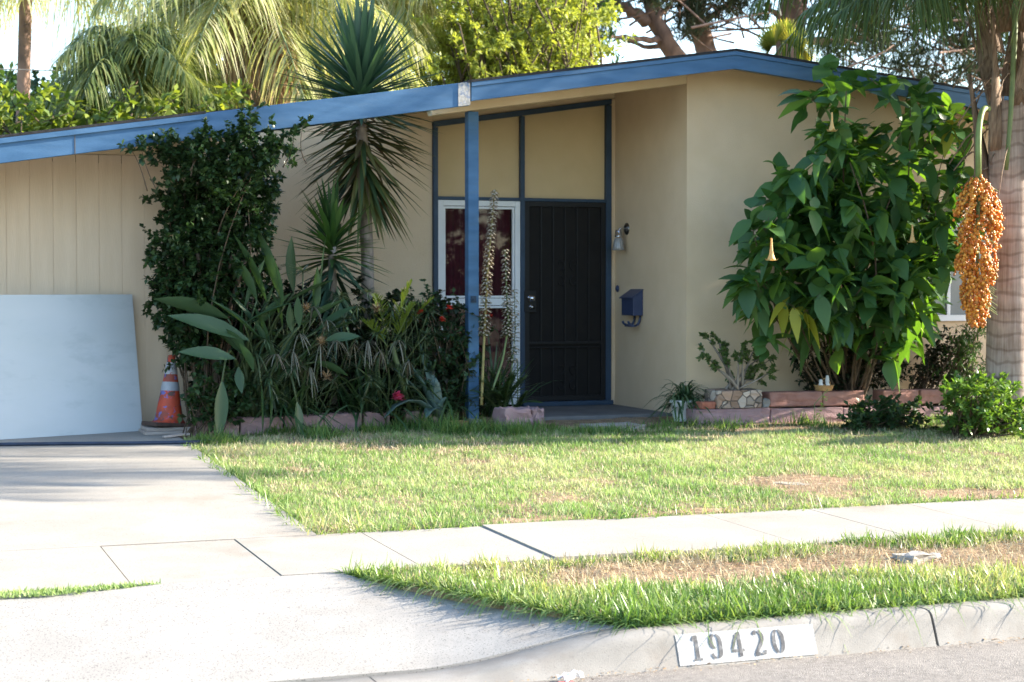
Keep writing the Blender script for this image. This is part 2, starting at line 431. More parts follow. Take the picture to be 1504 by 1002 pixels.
def glassmat():
    m, t, b, out = nodes('window_glass')
    N, Lk = t.nodes, t.links
    g = N.new('ShaderNodeBsdfGlossy'); g.inputs['Roughness'].default_value = .02
    tr = N.new('ShaderNodeBsdfTransparent'); tr.inputs[0].default_value = (.9, .92, .92, 1)
    fr = N.new('ShaderNodeFresnel'); fr.inputs[0].default_value = 1.5
    mx = N.new('ShaderNodeMixShader'); Lk.new(fr.outputs[0], mx.inputs[0]); Lk.new(tr.outputs[0], mx.inputs[1]); Lk.new(g.outputs[0], mx.inputs[2])
    Lk.new(mx.outputs[0], out.inputs[0])
    return m


M['glass'] = glassmat()


def conemat():
    m, t, b, out = nodes('splattered_orange_rubber')
    N, Lk = t.nodes, t.links
    tc = N.new('ShaderNodeTexCoord')
    def blot(colr, c, sc, lo, hi, off):
        mp = N.new('ShaderNodeMapping'); mp.inputs['Location'].default_value = (off, off * 2, off * 3); Lk.new(tc.outputs['Object'], mp.inputs[0])
        n = N.new('ShaderNodeTexNoise'); n.inputs['Scale'].default_value = sc; n.inputs['Detail'].default_value = 3; Lk.new(mp.outputs[0], n.inputs['Vector'])
        r = N.new('ShaderNodeMapRange'); r.inputs[1].default_value, r.inputs[2].default_value = lo, hi; Lk.new(n.outputs['Fac'], r.inputs[0])
        mx = N.new('ShaderNodeMix'); mx.data_type = 'RGBA'; Lk.new(r.outputs[0], mx.inputs[0])
        if isinstance(colr, tuple): mx.inputs[6].default_value = rgb(colr)
        else: Lk.new(colr, mx.inputs[6])
        mx.inputs[7].default_value = rgb(c)
        return mx.outputs[2]
    c = blot((.50, .065, .025), (.24, .05, .03), 7, .42, .58, 1)
    c = blot(c, (.12, .13, .38), 19, .57, .62, 4.3)
    c = blot(c, (.10, .05, .04), 16, .60, .66, 7)
    Lk.new(c, b.inputs['Base Color']); b.inputs['Roughness'].default_value = .6
    return m


M['cone'] = conemat()
M['cone_base'] = surf('black_rubber', (.05, .03, .025), (.10, .06, .045), 12, .8)
M['cone_band'] = surf('worn_white_band', (.28, .30, .33), (.40, .41, .44), 8, .5, c3=(.30, .06, .04), s3=12, f3=(.57, .63))
M['lead'] = surf('mailbox_paint', (.032, .045, .095), (.042, .058, .12), 8, .4, spec=.4)
M['fruit'] = leafmat('orange_fruit', [(.24, .11, .02), (.40, .10, .015), (.54, .18, .022), (.60, .23, .03), (.62, .29, .05)], 0, .4)
M['stem'] = surf('green_stem', (.095, .135, .05), (.15, .19, .07), 10, .6)
M['fruitstem'] = surf('fruit_stem', (.12, .17, .05), (.19, .24, .08), 10, .6)
M['veneer'] = None


def veneer():
    m, t, b, out = nodes('stone_veneer')
    N, Lk = t.nodes, t.links
    tc = N.new('ShaderNodeTexCoord'); v = N.new('ShaderNodeTexVoronoi'); v.inputs['Scale'].default_value = 11
    Lk.new(tc.outputs['Object'], v.inputs['Vector'])
    r = N.new('ShaderNodeValToRGB'); e = r.color_ramp.elements
    e[0].color = (.10, .07, .05, 1); e[1].color = (.50, .44, .38, 1)
    q = e.new(.35); q.color = (.40, .34, .28, 1); q = e.new(.6); q.color = (.20, .13, .09, 1); q = e.new(.8); q.color = (.34, .22, .15, 1)
    sp = N.new('ShaderNodeSeparateColor'); Lk.new(v.outputs['Color'], sp.inputs[0]); Lk.new(sp.outputs[0], r.inputs[0])
    v2 = N.new('ShaderNodeTexVoronoi'); v2.feature = 'DISTANCE_TO_EDGE'; v2.inputs['Scale'].default_value = 11; Lk.new(tc.outputs['Object'], v2.inputs['Vector'])
    mr = N.new('ShaderNodeMapRange'); mr.inputs[2].default_value = .06; Lk.new(v2.outputs['Distance'], mr.inputs[0])
    mx = N.new('ShaderNodeMix'); mx.data_type = 'RGBA'; Lk.new(mr.outputs[0], mx.inputs[0]); mx.inputs[6].default_value = (.07, .06, .05, 1); Lk.new(r.outputs[0], mx.inputs[7])
    Lk.new(mx.outputs[2], b.inputs['Base Color']); b.inputs['Roughness'].default_value = .85
    bp = N.new('ShaderNodeBump'); bp.inputs['Strength'].default_value = .7; bp.inputs['Distance'].default_value = .02
    Lk.new(mr.outputs[0], bp.inputs['Height']); Lk.new(bp.outputs[0], b.inputs['Normal'])
    return m


M['veneer'] = veneer()
M['digit'] = surf('worn_black_stencil', (.055, .055, .06), (.10, .10, .10), 25, .85, c3=(.26, .26, .26), s3=34, f3=(.48, .72))
M['plate'] = surf('white_kerb_paint', (.34, .34, .335), (.40, .40, .395), 7, .8, .2, 120, c3=(.24, .23, .215), s3=10, f3=(.50, .72))
M['paper'] = surf('paper', (.62, .60, .57), (.70, .68, .65), 10, .8)
M['paper_red'] = surf('red_print', (.45, .03, .04), (.5, .06, .06), 10, .7)
M['greywood'] = surf('scrap_wood', (.30, .25, .22), (.45, .39, .35), 20, .9, .4, 60, stretch=(.3, 3, 3))


M['trim'] = surf('shaded_blue_trim', (.024, .046, .078), (.034, .062, .105), 6, .5, .1, 50, spec=.3)  # blue trim darkened to carry the shade of the entry recess

# ================================================================== SETTING
def apron_edge(y): return np.interp(y, [6.60, 6.86, 8.38], [3.24, 3.10, 2.24])
def flare(x):
    t = np.clip((np.asarray(x) - 2.15) / 1.05, 0, 1)
    return t * t * (3 - 2 * t)


def grid(xs, ys, zf, skirt=0):
    X, Y = np.meshgrid(xs, ys, indexing='ij') if np.ndim(xs) == 1 else (xs, ys)
    Z = zf(X, Y)
    V = np.stack([X, Y, Z], -1).reshape(-1, 3)
    a, b = X.shape
    i = np.arange(a * b).reshape(a, b)
    F = np.stack([i[:-1, :-1], i[1:, :-1], i[1:, 1:], i[:-1, 1:]], -1).reshape(-1, 4)
    if skirt:
        ring = np.concatenate([i[:, 0], i[-1, 1:], i[::-1, -1][1:], i[0, ::-1][1:-1]])
        W = V[ring].copy(); W[:, 2] -= skirt
        n = len(V); k = len(ring); j = np.arange(k)
        F = np.vstack([F, np.stack([ring, n + j, n + (j + 1) % k, ring[(j + 1) % k]], -1)])
        V = np.vstack([V, W])
    return V, F


g = G()
ys = np.array([-400, -40, 6.9, 8.5, 9.5, 14, 60, 400.]); zs = np.array([-.12, -.12, -.12, .04, .10, .28, .5, .5])
V, F = grid(np.array([-400, -60, 0, 60, 400.]), ys, lambda X, Y: np.interp(Y, ys, zs))
o = G().add(V, F).build('ground', M['land']); tag(o, kind='structure')

V, F = grid(np.linspace(-60, 60, 121), np.linspace(-3.4, 6.70, 22), lambda X, Y: np.interp(Y, [-3.4, 1.6, 6.2, 6.7], [.0, .07, .004, -.004]))
tag(G().add(V, F).build('road', M['asphalt'], smooth=True), kind='structure')

# kerb: battered face, rounded top, running down to a low lip at the driveway
KP = [(6.628, -.03), (6.636, 0.0), (6.678, .70), (6.692, .88), (6.710, .97), (6.738, 1.0), (6.86, 1.0), (6.862, -.2)]


def kerb_piece(g, x0, x1, n):
    xs = np.linspace(x0, x1, n); V = []
    for x in xs:
        h = .022 + .128 * float(flare(x))
        for (y, z) in KP:
            V.append([x, y, z * h if z > -.1 else -.05])
    k = len(KP); i = np.arange(n * k).reshape(n, k)
    F = np.stack([i[:-1, :-1], i[1:, :-1], i[1:, 1:], i[:-1, 1:]], -1).reshape(-1, 4)
    g.add(V, F)
    for r in (0, n - 1):
        e = i[r]; g.add(np.array(V)[e], [[0, 1, 2, 7], [2, 3, 4, 7], [4, 5, 6, 7]])


kg = G()
kerb_piece(kg, -9, 1.95, 12); kerb_piece(kg, 1.957, 4.592, 110)
x = 4.606
while x < 40:
    kerb_piece(kg, x, x + 3.0, 3); x += 3.012
kerb = tag(kg.build('kerb', M['kerb'], smooth=True), kind='structure')

# house number stencilled on the kerb: a white block with five grey numerals
NUM0, NUM1 = 3.285, 3.968
bt = math.atan2(.030, .70 * .15)
def kf(u, v, off):
    """u along the kerb, v up its face (m)"""
    h = .105
    y = 6.636 + .042 * (v / h) if v < h else 6.678 + .014 * (v - h) / .027
    return [u, y - off, v]
gp = G()
us = np.linspace(NUM0, NUM1, 12); vs = np.linspace(.006, .133, 9)
V = [kf(u, v, .0028) for u in us for v in vs]
i = np.arange(12 * 9).reshape(12, 9)
gp.add(V, np.stack([i[:-1, :-1], i[1:, :-1], i[1:, 1:], i[:-1, 1:]], -1).reshape(-1, 4))
gp.build('painted_block', M['plate'], kerb)


def stroke(g, pts, wd, ox, oz, s):
    pts = np.array(pts, float); wd = np.broadcast_to(wd, (len(pts),))
    t = np.gradient(pts, axis=0); t /= np.linalg.norm(t, axis=1)[:, None] + 1e-9
    n = np.stack([-t[:, 1], t[:, 0]], -1)
    a, b = pts - n * wd[:, None] / 2, pts + n * wd[:, None] / 2
    V = []
    for p, q in zip(a, b):
        V += [kf(ox + p[0] * s, oz + p[1] * s, .0056), kf(ox + q[0] * s, oz + q[1] * s, .0056)]
    j = np.arange(len(pts) - 1) * 2
    g.add(V, np.stack([j, j + 1, j + 3, j + 2], -1))


def arc(cx, cy, rx, ry, a0, a1, n=10):
    a = np.radians(np.linspace(a0, a1, n)); return np.stack([cx + rx * np.cos(a), cy + ry * np.sin(a)], -1)


def numeral(d, ox, oz, s):
    g = G(); st = lambda p, wd: stroke(g, p, np.array(wd), ox, oz, s)
    if d == '1':
        st([(.26, .03), (.26, .97)], .17); st([(.10, .79), (.17, .87), (.22, .95)], .12); st([(.07, .045), (.16, .045)], .09); st([(.36, .045), (.45, .045)], .09)
    if d == '0':
        wd = np.interp(np.linspace(0, 1, 12), [0, .25, .75, 1], [.07, .17, .17, .07])
        st(arc(.29, .5, .21, .45, 102, 258, 12), wd); st(arc(.29, .5, .21, .45, 78, -78, 12), wd)
    if d == '9':
        wd = np.interp(np.linspace(0, 1, 10), [0, .3, .7, 1], [.07, .16, .16, .07])
        st(arc(.28, .69, .20, .26, 102, 262, 10), wd)
        st(np.vstack([arc(.28, .69, .21, .26, 78, 0, 6), [(.49, .55), (.48, .38)], arc(.28, .30, .20, .25, 0, -75, 6)]), np.interp(np.linspace(0, 1, 14), [0, .3, .75, 1], [.07, .17, .17, .07]))
        st(arc(.26, .22, .17, .17, 258, 175, 6), .10)
    if d == '4':
        st([(.40, .03), (.40, .97)], .16); st([(.30, .90), (.17, .60), (.05, .34)], .11); st([(.02, .27), (.29, .27)], .11); st([(.51, .27), (.58, .27)], .11)
    if d == '2':
        st(np.vstack([arc(.27, .70, .20, .25, 150, 100, 4)]), .13)
        st(np.vstack([arc(.27, .70, .20, .25, 80, -25, 8), [(.36, .42), (.25, .27), (.13, .14)]]), np.interp(np.linspace(0, 1, 11), [0, .4, 1], [.08, .17, .12]))
        st([(.06, .07), (.30, .08)], .14); st([(.36, .08), (.52, .075), (.55, .2)], .12)
    return g


for d, u in zip('19420', (3.350, 3.441, 3.545, 3.652, 3.750)):
    numeral(d, u, .022, .106).build('numeral', M['digit'], kerb)

# driveway, pavement, apron: concrete slabs with open joints
g = G()
for (x0, x1) in ((-9.0, -.62), (-.61, 2.42)):
    V, F = grid(np.linspace(x0, x1, 4), np.array([9.577, 11, 12.5, 14.0, 15.02]), lambda X, Y: gz(Y) + .012, .09); g.add(V, F)
tag(g.build('driveway', M['concrete'], smooth=False), kind='structure')
g = G(); x = 2.68 - .74 * 8
rr = np.random.default_rng(3)
while x < 40:
    dz = rr.normal(0, .002); V, F = grid(np.array([x + .004, x + .736]), np.array([8.397, 9.562]), lambda X, Y: gz(Y) + .014 + dz, .09); g.add(V, F); x += .74
tag(g.build('pavement', M['concrete'], smooth=False), kind='structure')
g = G()
def apz(X, Y):
    b = np.interp(Y, [6.6, 6.86, 8.38], [.018, .032, gz(8.38) + .012])
    return b + (np.maximum(gz(Y), .15) + .004 - b) * flare(X + (8.38 - Y) * .0) * np.clip((8.38 - Y) / .5, 0, 1)
s = np.linspace(0, 1, 30)
for (xa, xb) in ((-9, .28), (.287, None)):
    yy = np.linspace(6.868, 8.385, 14)
    X = np.stack([xa + (((xb if xb else apron_edge(y)) - xa) * s) for y in yy], 1)
    Y = np.tile(yy, (30, 1))
    V, F = grid(X, Y, apz, .06); g.add(V, F)
tag(g.build('driveway_apron', M['apron'], smooth=False), kind='structure')
g = G()
g.box((-9, 9.5625, gz(9.57) - .02), (2.45, 9.5765, gz(9.57) + .010)); g.box((-9, 8.3855, gz(8.39) - .02), (2.4, 8.3965, gz(8.39) + .010))
x = 2.68 - .74 * 8
while x < 12: g.prism([(x - .0035, .15), (x + .0035, .15), (x + .0035, .196), (x - .0035, .196)], 8.41, 9.55); x += .74
tag(g.build('joint_dirt', M['crack']), kind='structure')

# soil of the lawn, beds and parkway
def rough(X, Y, a=.012): return (vnoise(X, Y, .35, 2) - .5) * a * 2 + (vnoise(X, Y, .09, 5) - .5) * a
V, F = grid(np.linspace(2.435, 12, 160), np.linspace(9.575, 16.1, 110), lambda X, Y: gz(Y) + rough(X, Y) * np.clip((Y - 9.57) * 8, 0, 1) * np.clip((X - 2.43) * 6, 0, 1), .08)
tag(G().add(V, F).build('lawn_soil', M['soil'], smooth=True), kind='structure')
V, F = grid(np.linspace(12, 40, 20), np.array([9.575, 12, 14, 16, 30]), lambda X, Y: gz(Y), .08)
tag(G().add(V, F).build('garden_soil', M['soil'], smooth=True), kind='structure')
yy = np.linspace(6.866, 8.387, 34); s = np.linspace(0, 1, 200) ** 1.5
X = np.stack([apron_edge(y) + .006 + (40 - apron_edge(y)) * s for y in yy], 1); Y = np.tile(yy, (200, 1))
V, F = grid(X, Y, lambda X, Y: gz(Y) - .004 + rough(X, Y, .014) * np.clip((Y - 6.87) * 8, 0, 1), .08)
tag(G().add(V, F).build('parkway_soil', M['soil'], smooth=True), kind='structure')
# porch slab
M['porch'] = surf('shaded_porch_concrete', (.10, .10, .10), (.16, .155, .15), 4, .8, .3, 90)  # shadow over the porch put into its colour as darker concrete
g = G(); g.box((5.75, 14.75, .30), (7.213, 16.10, .435)); tag(g.build('porch', M['porch'], bevel=.012), kind='structure')

# ================================================================== HOUSE
RX, RZ = 7.47, 3.811
def zt(x): return RZ - .153 * (RX - x) if x < RX else RZ - .10 * (x - RX)


house = empty('house', (5, 15, .4))
tag(house, 'tan stucco single storey house with a low gable roof and blue fascia', 'house')


def slab(g, x0, x1, y0, y1, lo, hi):
    g.prism([(x0, zt(x0) + lo), (x1, zt(x1) + lo), (x1, zt(x1) + hi), (x0, zt(x0) + hi)], y0, y1)


rf, sf = G(), G()
for (x0, x1, y0) in ((-3.6, 2.62, 13.98), (4.88, RX, 13.98), (RX, 17, 13.98)):
    slab(rf, x0, x1, y0, 16.1, -.018, .004)
for (x0, x1) in ((-3.6, RX), (RX, 17)):
    slab(rf, x0, x1, 16.1, 26, -.018, .004)
slab(rf, 2.62, 3.0, 14.12, 16.1, -.018, .004)
rf.build('roof', M['shingle'], house)
for (x0, x1, y0, y1) in ((-3.6, 3.0, 14.06, 16.12), (4.75, RX, 14.06, 16.12), (RX, 17, 14.06, 16.12)):
    slab(sf, x0, x1, y0, y1, -.105, -.02)
sf.build('soffit', M['soffit'], house)

# fascia
f = G(); slab(f, -3.6, 4.905, 14.0, 14.055, -.215, -.012); f.build('fascia_board', M['blue'], house, bevel=.004)
f = G(); slab(f, -3.6, 2.64, 13.982, 13.999, -.062, -.02); f.build('fascia_trim', M['blue'], house)
f = G(); slab(f, 4.915, RX, 13.995, 14.055, -.178, -.058); slab(f, 4.915, RX, 13.985, 14.055, -.055, -.019); f.build('fascia_board', M['blue'], house)
f = G(); slab(f, RX, 17, 13.995, 14.055, -.178, -.058); slab(f, RX, 17, 13.985, 14.055, -.055, -.019); f.build('fascia_board', M['blue'], house)
f = G(); slab(f, 4.795, 4.904, 13.993, 13.9985, -.213, -.014); tag(f.build('bare_fascia_end', M['bare_wood'], house), label='weathered bare wood patch at the end of the blue fascia')
f = G()
for xx in (1.58,): slab(f, xx, xx + .006, 13.9975, 13.9995, -.213, -.064)
f.build('fascia_joint', M['crack'], house)
# beam over the entry, sawn end to the left, and the post below it
f = G(); f.prism([(4.72, zt(4.72) - .235), (7.212, zt(7.212) - .235), (7.212, zt(7.212) - .107), (4.68, zt(4.68) - .107)], 14.468, 14.60)
f.build('entry_beam', M['soffit'], house, bevel=.004)
f = G(); f.box((5.055, 14.478, .40), (5.155, 14.578, zt(5.05) - .237)); post = f.build('post', M['blue'], house, bevel=.006)
f = G(); f.box((5.075, 14.462, 1.50), (5.125, 14.477, 1.56)); f.box((5.088, 14.44, 1.515), (5.112, 14.462, 1.53)); f.build('bracket', M['trim'], post)

# walls
def wallx(g, x0, x1, y0, y1, z0, drop):
    g.prism([(x0, z0), (x1, z0), (x1, zt(x1) - drop), (x0, zt(x0) - drop)], y0, y1)


g = G(); wallx(g, 7.215, RX, 14.47, 14.6, .3, .107); wallx(g, RX, 16.6, 14.47, 14.6, .3, .107)
g.prism([(7.215, .3), (7.34, .3), (7.34, zt(7.215) - .107), (7.215, zt(7.215) - .107)], 14.6, 16.3)
g.build('stucco_wall', M['stucco'], house)
g = G(); wallx(g, 2.9, 5.252, 16.12, 16.26, .3, .107); g.build('stucco_wall', M['stucco'], house)
# strip above the timber frame
g = G(); g.prism([(5.252, zt(5.252) - .205), (7.213, zt(7.213) - .205), (7.213, zt(7.213) - .107), (5.252, zt(5.252) - .107)], 16.115, 16.25); g.build('wall_strip', M['soffit'], house)
# garage siding
g = G(); x = -3.45 - .004
g.box((-3.5, 15.005, .38), (2.99, 15.06, 2.70))
while x < 2.95:
    x1 = min(x + .1875, 2.995)
    zt0, zt1 = min(2.77, zt(x) - .107), min(2.77, zt(x1) - .107)
    g.prism([(x, .40), (x1, .40), (x1, zt1), (x, zt0)], 15.0, 15.0045)
    x += .191
g.build('siding_wall', M['siding'], house)
g = G(); g.prism([(1.35, 2.773), (2.995, 2.773), (2.995, zt(2.995) - .107), (1.35, zt(1.35) - .107)], 14.985, 15.06); g.build('frieze_board', M['soffit'], house)
g = G(); g.box((2.87, 15.062, .38), (2.998, 16.12, 2.9)); g.build('garage_return_wall', M['stucco'], house)
# rear of the house, closing it off from other views
g = G(); g.box((-3.5, 25.6, .3), (16.6, 25.8, 2.9)); g.box((-3.5, 15.06, .3), (-3.38, 25.6, 2.0)); g.box((16.47, 14.6, .3), (16.6, 25.6, 2.75)); g.build('rear_wall', M['stucco'], house)
# dark room behind the window
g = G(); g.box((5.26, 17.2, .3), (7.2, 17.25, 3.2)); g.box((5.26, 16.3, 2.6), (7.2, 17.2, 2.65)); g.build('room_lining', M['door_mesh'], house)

# timber frame wall with panels
pn = G(); pn.prism([(5.27, 2.51), (6.19, 2.51), (6.19, zt(6.19) - .235), (5.27, zt(5.27) - .235)], 16.135, 16.16); pn.build('infill_panel', M['panel'], house)
pn = G(); pn.prism([(6.195, 2.51), (7.15, 2.51), (7.15, zt(7.15) - .235), (6.195, zt(6.195) - .235)], 16.135, 16.16); pn.build('infill_panel', M['panel'], house)
tf = G()
tf.prism([(5.255, zt(5.255) - .262), (7.165, zt(7.165) - .262), (7.165, zt(7.165) - .207), (5.255, zt(5.255) - .207)], 16.075, 16.134)   # head
tf.box((5.255, 16.077, .44), (5.300, 16.134, zt(5.255) - .263))
tf.box((6.170, 16.077, .44), (6.215, 16.134, zt(6.17) - .263))
tf.box((7.105, 16.077, .44), (7.165, 16.134, zt(7.105) - .263))
tf.box((5.301, 16.082, 2.500), (6.169, 16.134, 2.532)); tf.box((6.216, 16.082, 2.500), (7.104, 16.134, 2.532))
tf.build('timber_frame', M['trim'], house, bevel=.004)
g = G(); g.box((7.166, 16.10, .43), (7.2135, 16.2, zt(7.18) - .21)); g.build('wall_filler', M['stucco'], house)

# window: white frame, dark red curtain
win = G()
x0, x1, z0, z1 = 5.302, 6.168, .46, 2.497
fr = G()
for (a, b, c, d) in ((x0, x0 + .055, z0, z1), (x1 - .055, x1, z0, z1)): fr.box((a, 16.088, c), (b, 16.14, d))
for (c, d) in ((z1 - .055, z1), (1.455, 1.525), (z0, z0 + .06)): fr.box((x0 + .0555, 16.090, c), (x1 - .0555, 16.14, d))
window = fr.build('window', M['white'], house, bevel=.004)
fr = G()
for (c, d) in ((.525, 1.45), (1.53, 2.437)):
    a, b = x0 + .058, x1 - .058
    for q in ((a, a + .022, c, d), (b - .022, b, c, d)): fr.box((q[0], 16.10, q[2]), (q[1], 16.135, q[3]))
    for q in ((c, c + .022), (d - .022, d)): fr.box((a + .0225, 16.101, q[0]), (b - .0225, 16.135, q[1]))
fr.build('sash', M['white'], window, bevel=.002, seg=1)
for (c, d) in ((.547, 1.428), (1.552, 2.415)):
    gl = G(); gl.add([[x0 + .081, 16.118, c], [x1 - .081, 16.118, c], [x1 - .081, 16.118, d], [x0 + .081, 16.118, d]], [[0, 1, 2, 3]]); gl.build('pane', M['glass'], window)
xs = np.linspace(x0 + .03, x1 - .03, 70); zz = np.array([.5, 1.5, 2.48])
V, F = grid(xs, zz, lambda X, Y: X * 0); V = np.array([[v[0], 16.20 + .018 * math.sin(v[0] * 62 + math.sin(v[0] * 9) * 2), v[1]] for v in V])
G().add(V, F).build('curtain', M['curtain'], window, smooth=True)

# screened security door
dx0, dx1, dz0, dz1 = 6.217, 7.103, .485, 2.498
d = G(); d.box((dx0 + .05, 16.112, dz0 + .05), (dx1 - .05, 16.125, dz1 - .05))
door = d.build('door', M['door_mesh'], house)
d = G()
for (a, b) in ((dx0, dx0 + .05), (dx1 - .05, dx1)): d.box((a, 16.085, dz0), (b, 16.126, dz1))
for (a, b) in ((dz0, dz0 + .05), (dz1 - .05, dz1), (1.06, 1.085), (1.02, 1.03)): d.box((dx0 + .0505, 16.0852, a), (dx1 - .0505, 16.125, b))
d.build('door_frame', M['door_bar'], door, bevel=.003)
d = G()
for k in range(1, 6):
    xx = dx0 + .05 + (dx1 - dx0 - .1) * k / 6
    for (a, b) in ((dz0 + .0505, 1.0195), (1.0855, dz1 - .0505)): d.box((xx - .008, 16.096, a), (xx + .008, 16.1115, b))
d.build('bars', M['door_bar'], door)
d = G()
for cz in (1.78, .72):
    for sx in (-1, 1):
        for sz in (-1, 1):
            cx = (dx0 + dx1) / 2 + .02 + sx * .075; a = np.linspace(0, 4.6, 26); r = .012 + .011 * a
            pts = np.stack([cx + sx * r * np.cos(a) * .9, np.full(26, 16.098), cz + sz * (.09 + r * np.sin(a))], -1); d = G(); d.tube(pts, .006, 5); d.build('scroll_ornament', M['door_bar'], door, smooth=True)
d = G(); d.box((dx0 - .012, 16.068, 1.385), (dx0 + .115, 16.0845, 1.60)); d.build('lock_plate', M['door_bar'], door, bevel=.004)
d = G(); d.lathe((dx0 + .055, 16.068, 1.525), [(.001, .0), (.034, -.001), (.034, -.008), (.013, -.010), (.013, -.032), (.026, -.037), (.031, -.052), (.026, -.064), (.001, -.068)], 18, 1); d.build('handle', M['steel'], door, smooth=True)
d = G(); d.lathe((dx0 + .065, 16.068, 1.437), [(.001, 0), (.027, -.001), (.025, -.012), (.014, -.016), (.012, -.026), (.001, -.027)], 18, 1); d.build('deadbolt', M['steel'], door, smooth=True)
d = G(); d.box((6.18, 16.02, .437), (7.165, 16.0765, .483)); d.build('threshold', M['trim'], house, bevel=.005)

# wing window, mostly hidden behind the trumpet shrub
wx0, wx1 = 9.62, 10.9
fr = G()
for (a, b, c, e) in ((wx0, wx0 + .06, 1.3, 2.3), (wx1 - .06, wx1, 1.3, 2.3)): fr.box((a, 14.43, c), (b, 14.4695, e))
for (c, e) in ((1.3, 1.36), (2.24, 2.3)): fr.box((wx0 + .0605, 14.432, c), (wx1 - .0605, 14.4695, e))
fr.box((10.08, 14.434, 1.3605), (10.12, 14.4695, 2.2395))
w2 = fr.build('window', M['white'], house, bevel=.003)
gl = G(); gl.box((wx0 + .0605, 14.455, 1.3605), (wx1 - .0605, 14.4690, 2.2395)); gl.build('pane', M['dull_pane'], w2)

# ---- things on the entry's side wall
d = empty('wall_lamp', (7.213, 15.87, 2.19)); tag(d, 'small metal wall lamp with glass shade beside the entry door', 'lamp')
g = G(); g.lathe((7.213, 15.81, 2.225), [(.001, -.030), (.03, -.026), (.055, -.012), (.062, 0)], 20, 0); g.build('back_plate', M['dark_steel'], d, smooth=True)
g = G(); g.tube(bez((7.19, 15.81, 2.225), (7.13, 15.81, 2.25), (7.12, 15.81, 2.19), 8), .011, 8); g.lathe((7.12, 15.81, 2.14), [(.022, .075), (.03, .06), (.03, .02), (.036, .015), (.036, 0), (.001, 0)], 16); g.build('arm', M['steel'], d, smooth=True)
g = G(); g.lathe((7.12, 15.81, 2.01), [(.03, .125), (.042, .11), (.052, .07), (.058, .03), (.066, 0), (.063, 0), (.054, .03), (.048, .07), (.038, .108)], 18); g.build('lamp_shade', M['lamp_glass'], d, smooth=True)
mb = empty('mailbox', (7.213, 15.53, 1.45)); tag(mb, 'blue wall mailbox with sloped lid and newspaper hook by the door', 'mailbox')
y0, y1, z0, z1 = 15.42, 15.70, 1.355, 1.56
g = G(); v = np.array([[7.213, y0, z0], [7.213, y1, z0], [7.105, y1, z0], [7.105, y0, z0], [7.213, y0, z1 + .045], [7.213, y1, z1 + .045], [7.105, y1, z1 - .03], [7.105, y0, z1 - .03]])
g.add(v, [[0, 1, 2, 3], [7, 6, 5, 4], [3, 2, 6, 7], [0, 3, 7, 4], [1, 5, 6, 2], [0, 4, 5, 1]]); g.build('body', M['lead'], mb, bevel=.004)
g = G(); v = np.array([[7.212, y0 - .012, z1 + .048], [7.212, y1 + .012, z1 + .048], [7.085, y1 + .012, z1 - .036], [7.085, y0 - .012, z1 - .036]]); v2 = v + [0, 0, .010]
g.hexa(np.vstack([v, v2])); g.build('lid', M['lead'], mb)
g = G()
for yy in (15.47, 15.60): 
    g.tube(bez((7.205, yy, z0 - .002), (7.20, yy, z0 - .12), (7.12, yy, z0 - .095), 8), .012, 6); g.tube(bez((7.12, yy, z0 - .095), (7.08, yy, z0 - .09), (7.075, yy, z0 - .055), 5), .012, 6)
g.box((7.10, 15.46, z0 - .112), (7.16, 15.61, z0 - .10)); g.build('newspaper_hook', M['lead'], mb, smooth=True)
db = G(); db.lathe((7.213, 16.03, 1.622), [(.001, -.022), (.018, -.02), (.02, -.012), (.036, -.010), (.036, 0)], 16, 0); tag(db.build('doorbell', M['lead'], smooth=True), 'small round blue doorbell button right of the door', 'doorbell')

# ================================================================== THINGS ON THE GROUND
# white board leaning on the garage wall
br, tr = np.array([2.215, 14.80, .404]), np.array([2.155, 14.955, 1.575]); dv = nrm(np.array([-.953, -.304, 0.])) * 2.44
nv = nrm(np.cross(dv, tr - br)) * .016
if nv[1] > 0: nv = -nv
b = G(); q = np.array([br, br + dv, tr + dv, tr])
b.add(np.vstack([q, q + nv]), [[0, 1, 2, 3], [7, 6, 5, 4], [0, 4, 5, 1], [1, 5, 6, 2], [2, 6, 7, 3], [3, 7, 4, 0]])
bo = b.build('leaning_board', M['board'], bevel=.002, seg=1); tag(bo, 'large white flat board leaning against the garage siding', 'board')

pts = np.array([[-1.2, 13.99], [-.3, 13.93], [.5, 13.95], [.98, 13.92], [1.5, 13.84], [2.0, 13.74], [2.48, 13.68], [2.62, 13.75]]); t = np.linspace(0, 1, 50)
px = np.interp(t * 7, range(8), pts[:, 0]); py = np.interp(t * 7, range(8), pts[:, 1])
hz = G(); hz.tube(np.stack([px, py, gz(py) + .012 + .014], -1), .014, 8); tag(hz.build('garden_hose', M['hose'], smooth=True), 'dark blue garden hose lying across the driveway', 'hose')

# traffic cone on scrap wood
sw = G(); sw.box((2.18, 14.42, .408), (2.62, 14.86, .432)); sw.box((2.20, 14.46, .433), (2.60, 14.84, .460)); tag(sw.build('scrap_boards', M['greywood'], bevel=.003), 'flat stack of dark scrap boards under the traffic cone', 'boards')
cone = empty('traffic_cone', (2.41, 14.63, .461)); cone.rotation_euler = (R(-2), R(4), R(12))
tag(cone, 'battered orange traffic cone with white bands and blue paint splatter', 'traffic cone')
def conr(z): return .128 - .165 * z
g = G(); s_ = .175
g.box((-s_, -s_, 0), (s_, s_, .03)); link('base', mesh_np('base', np.vstack(g.V), np.vstack(g.F), False), M['cone_base'], cone, False)
prof = [(.15, .028), (.135, .04), (conr(.06), .06)] + [(conr(z), z) for z in np.linspace(.1, .60, 8)] + [(.022, .605), (.018, .58)]
g = G(); g.lathe((0, 0, 0), prof, 28); link('body', mesh_np('body', np.vstack(g.V), np.vstack(g.F), True), M['cone'], cone, False)
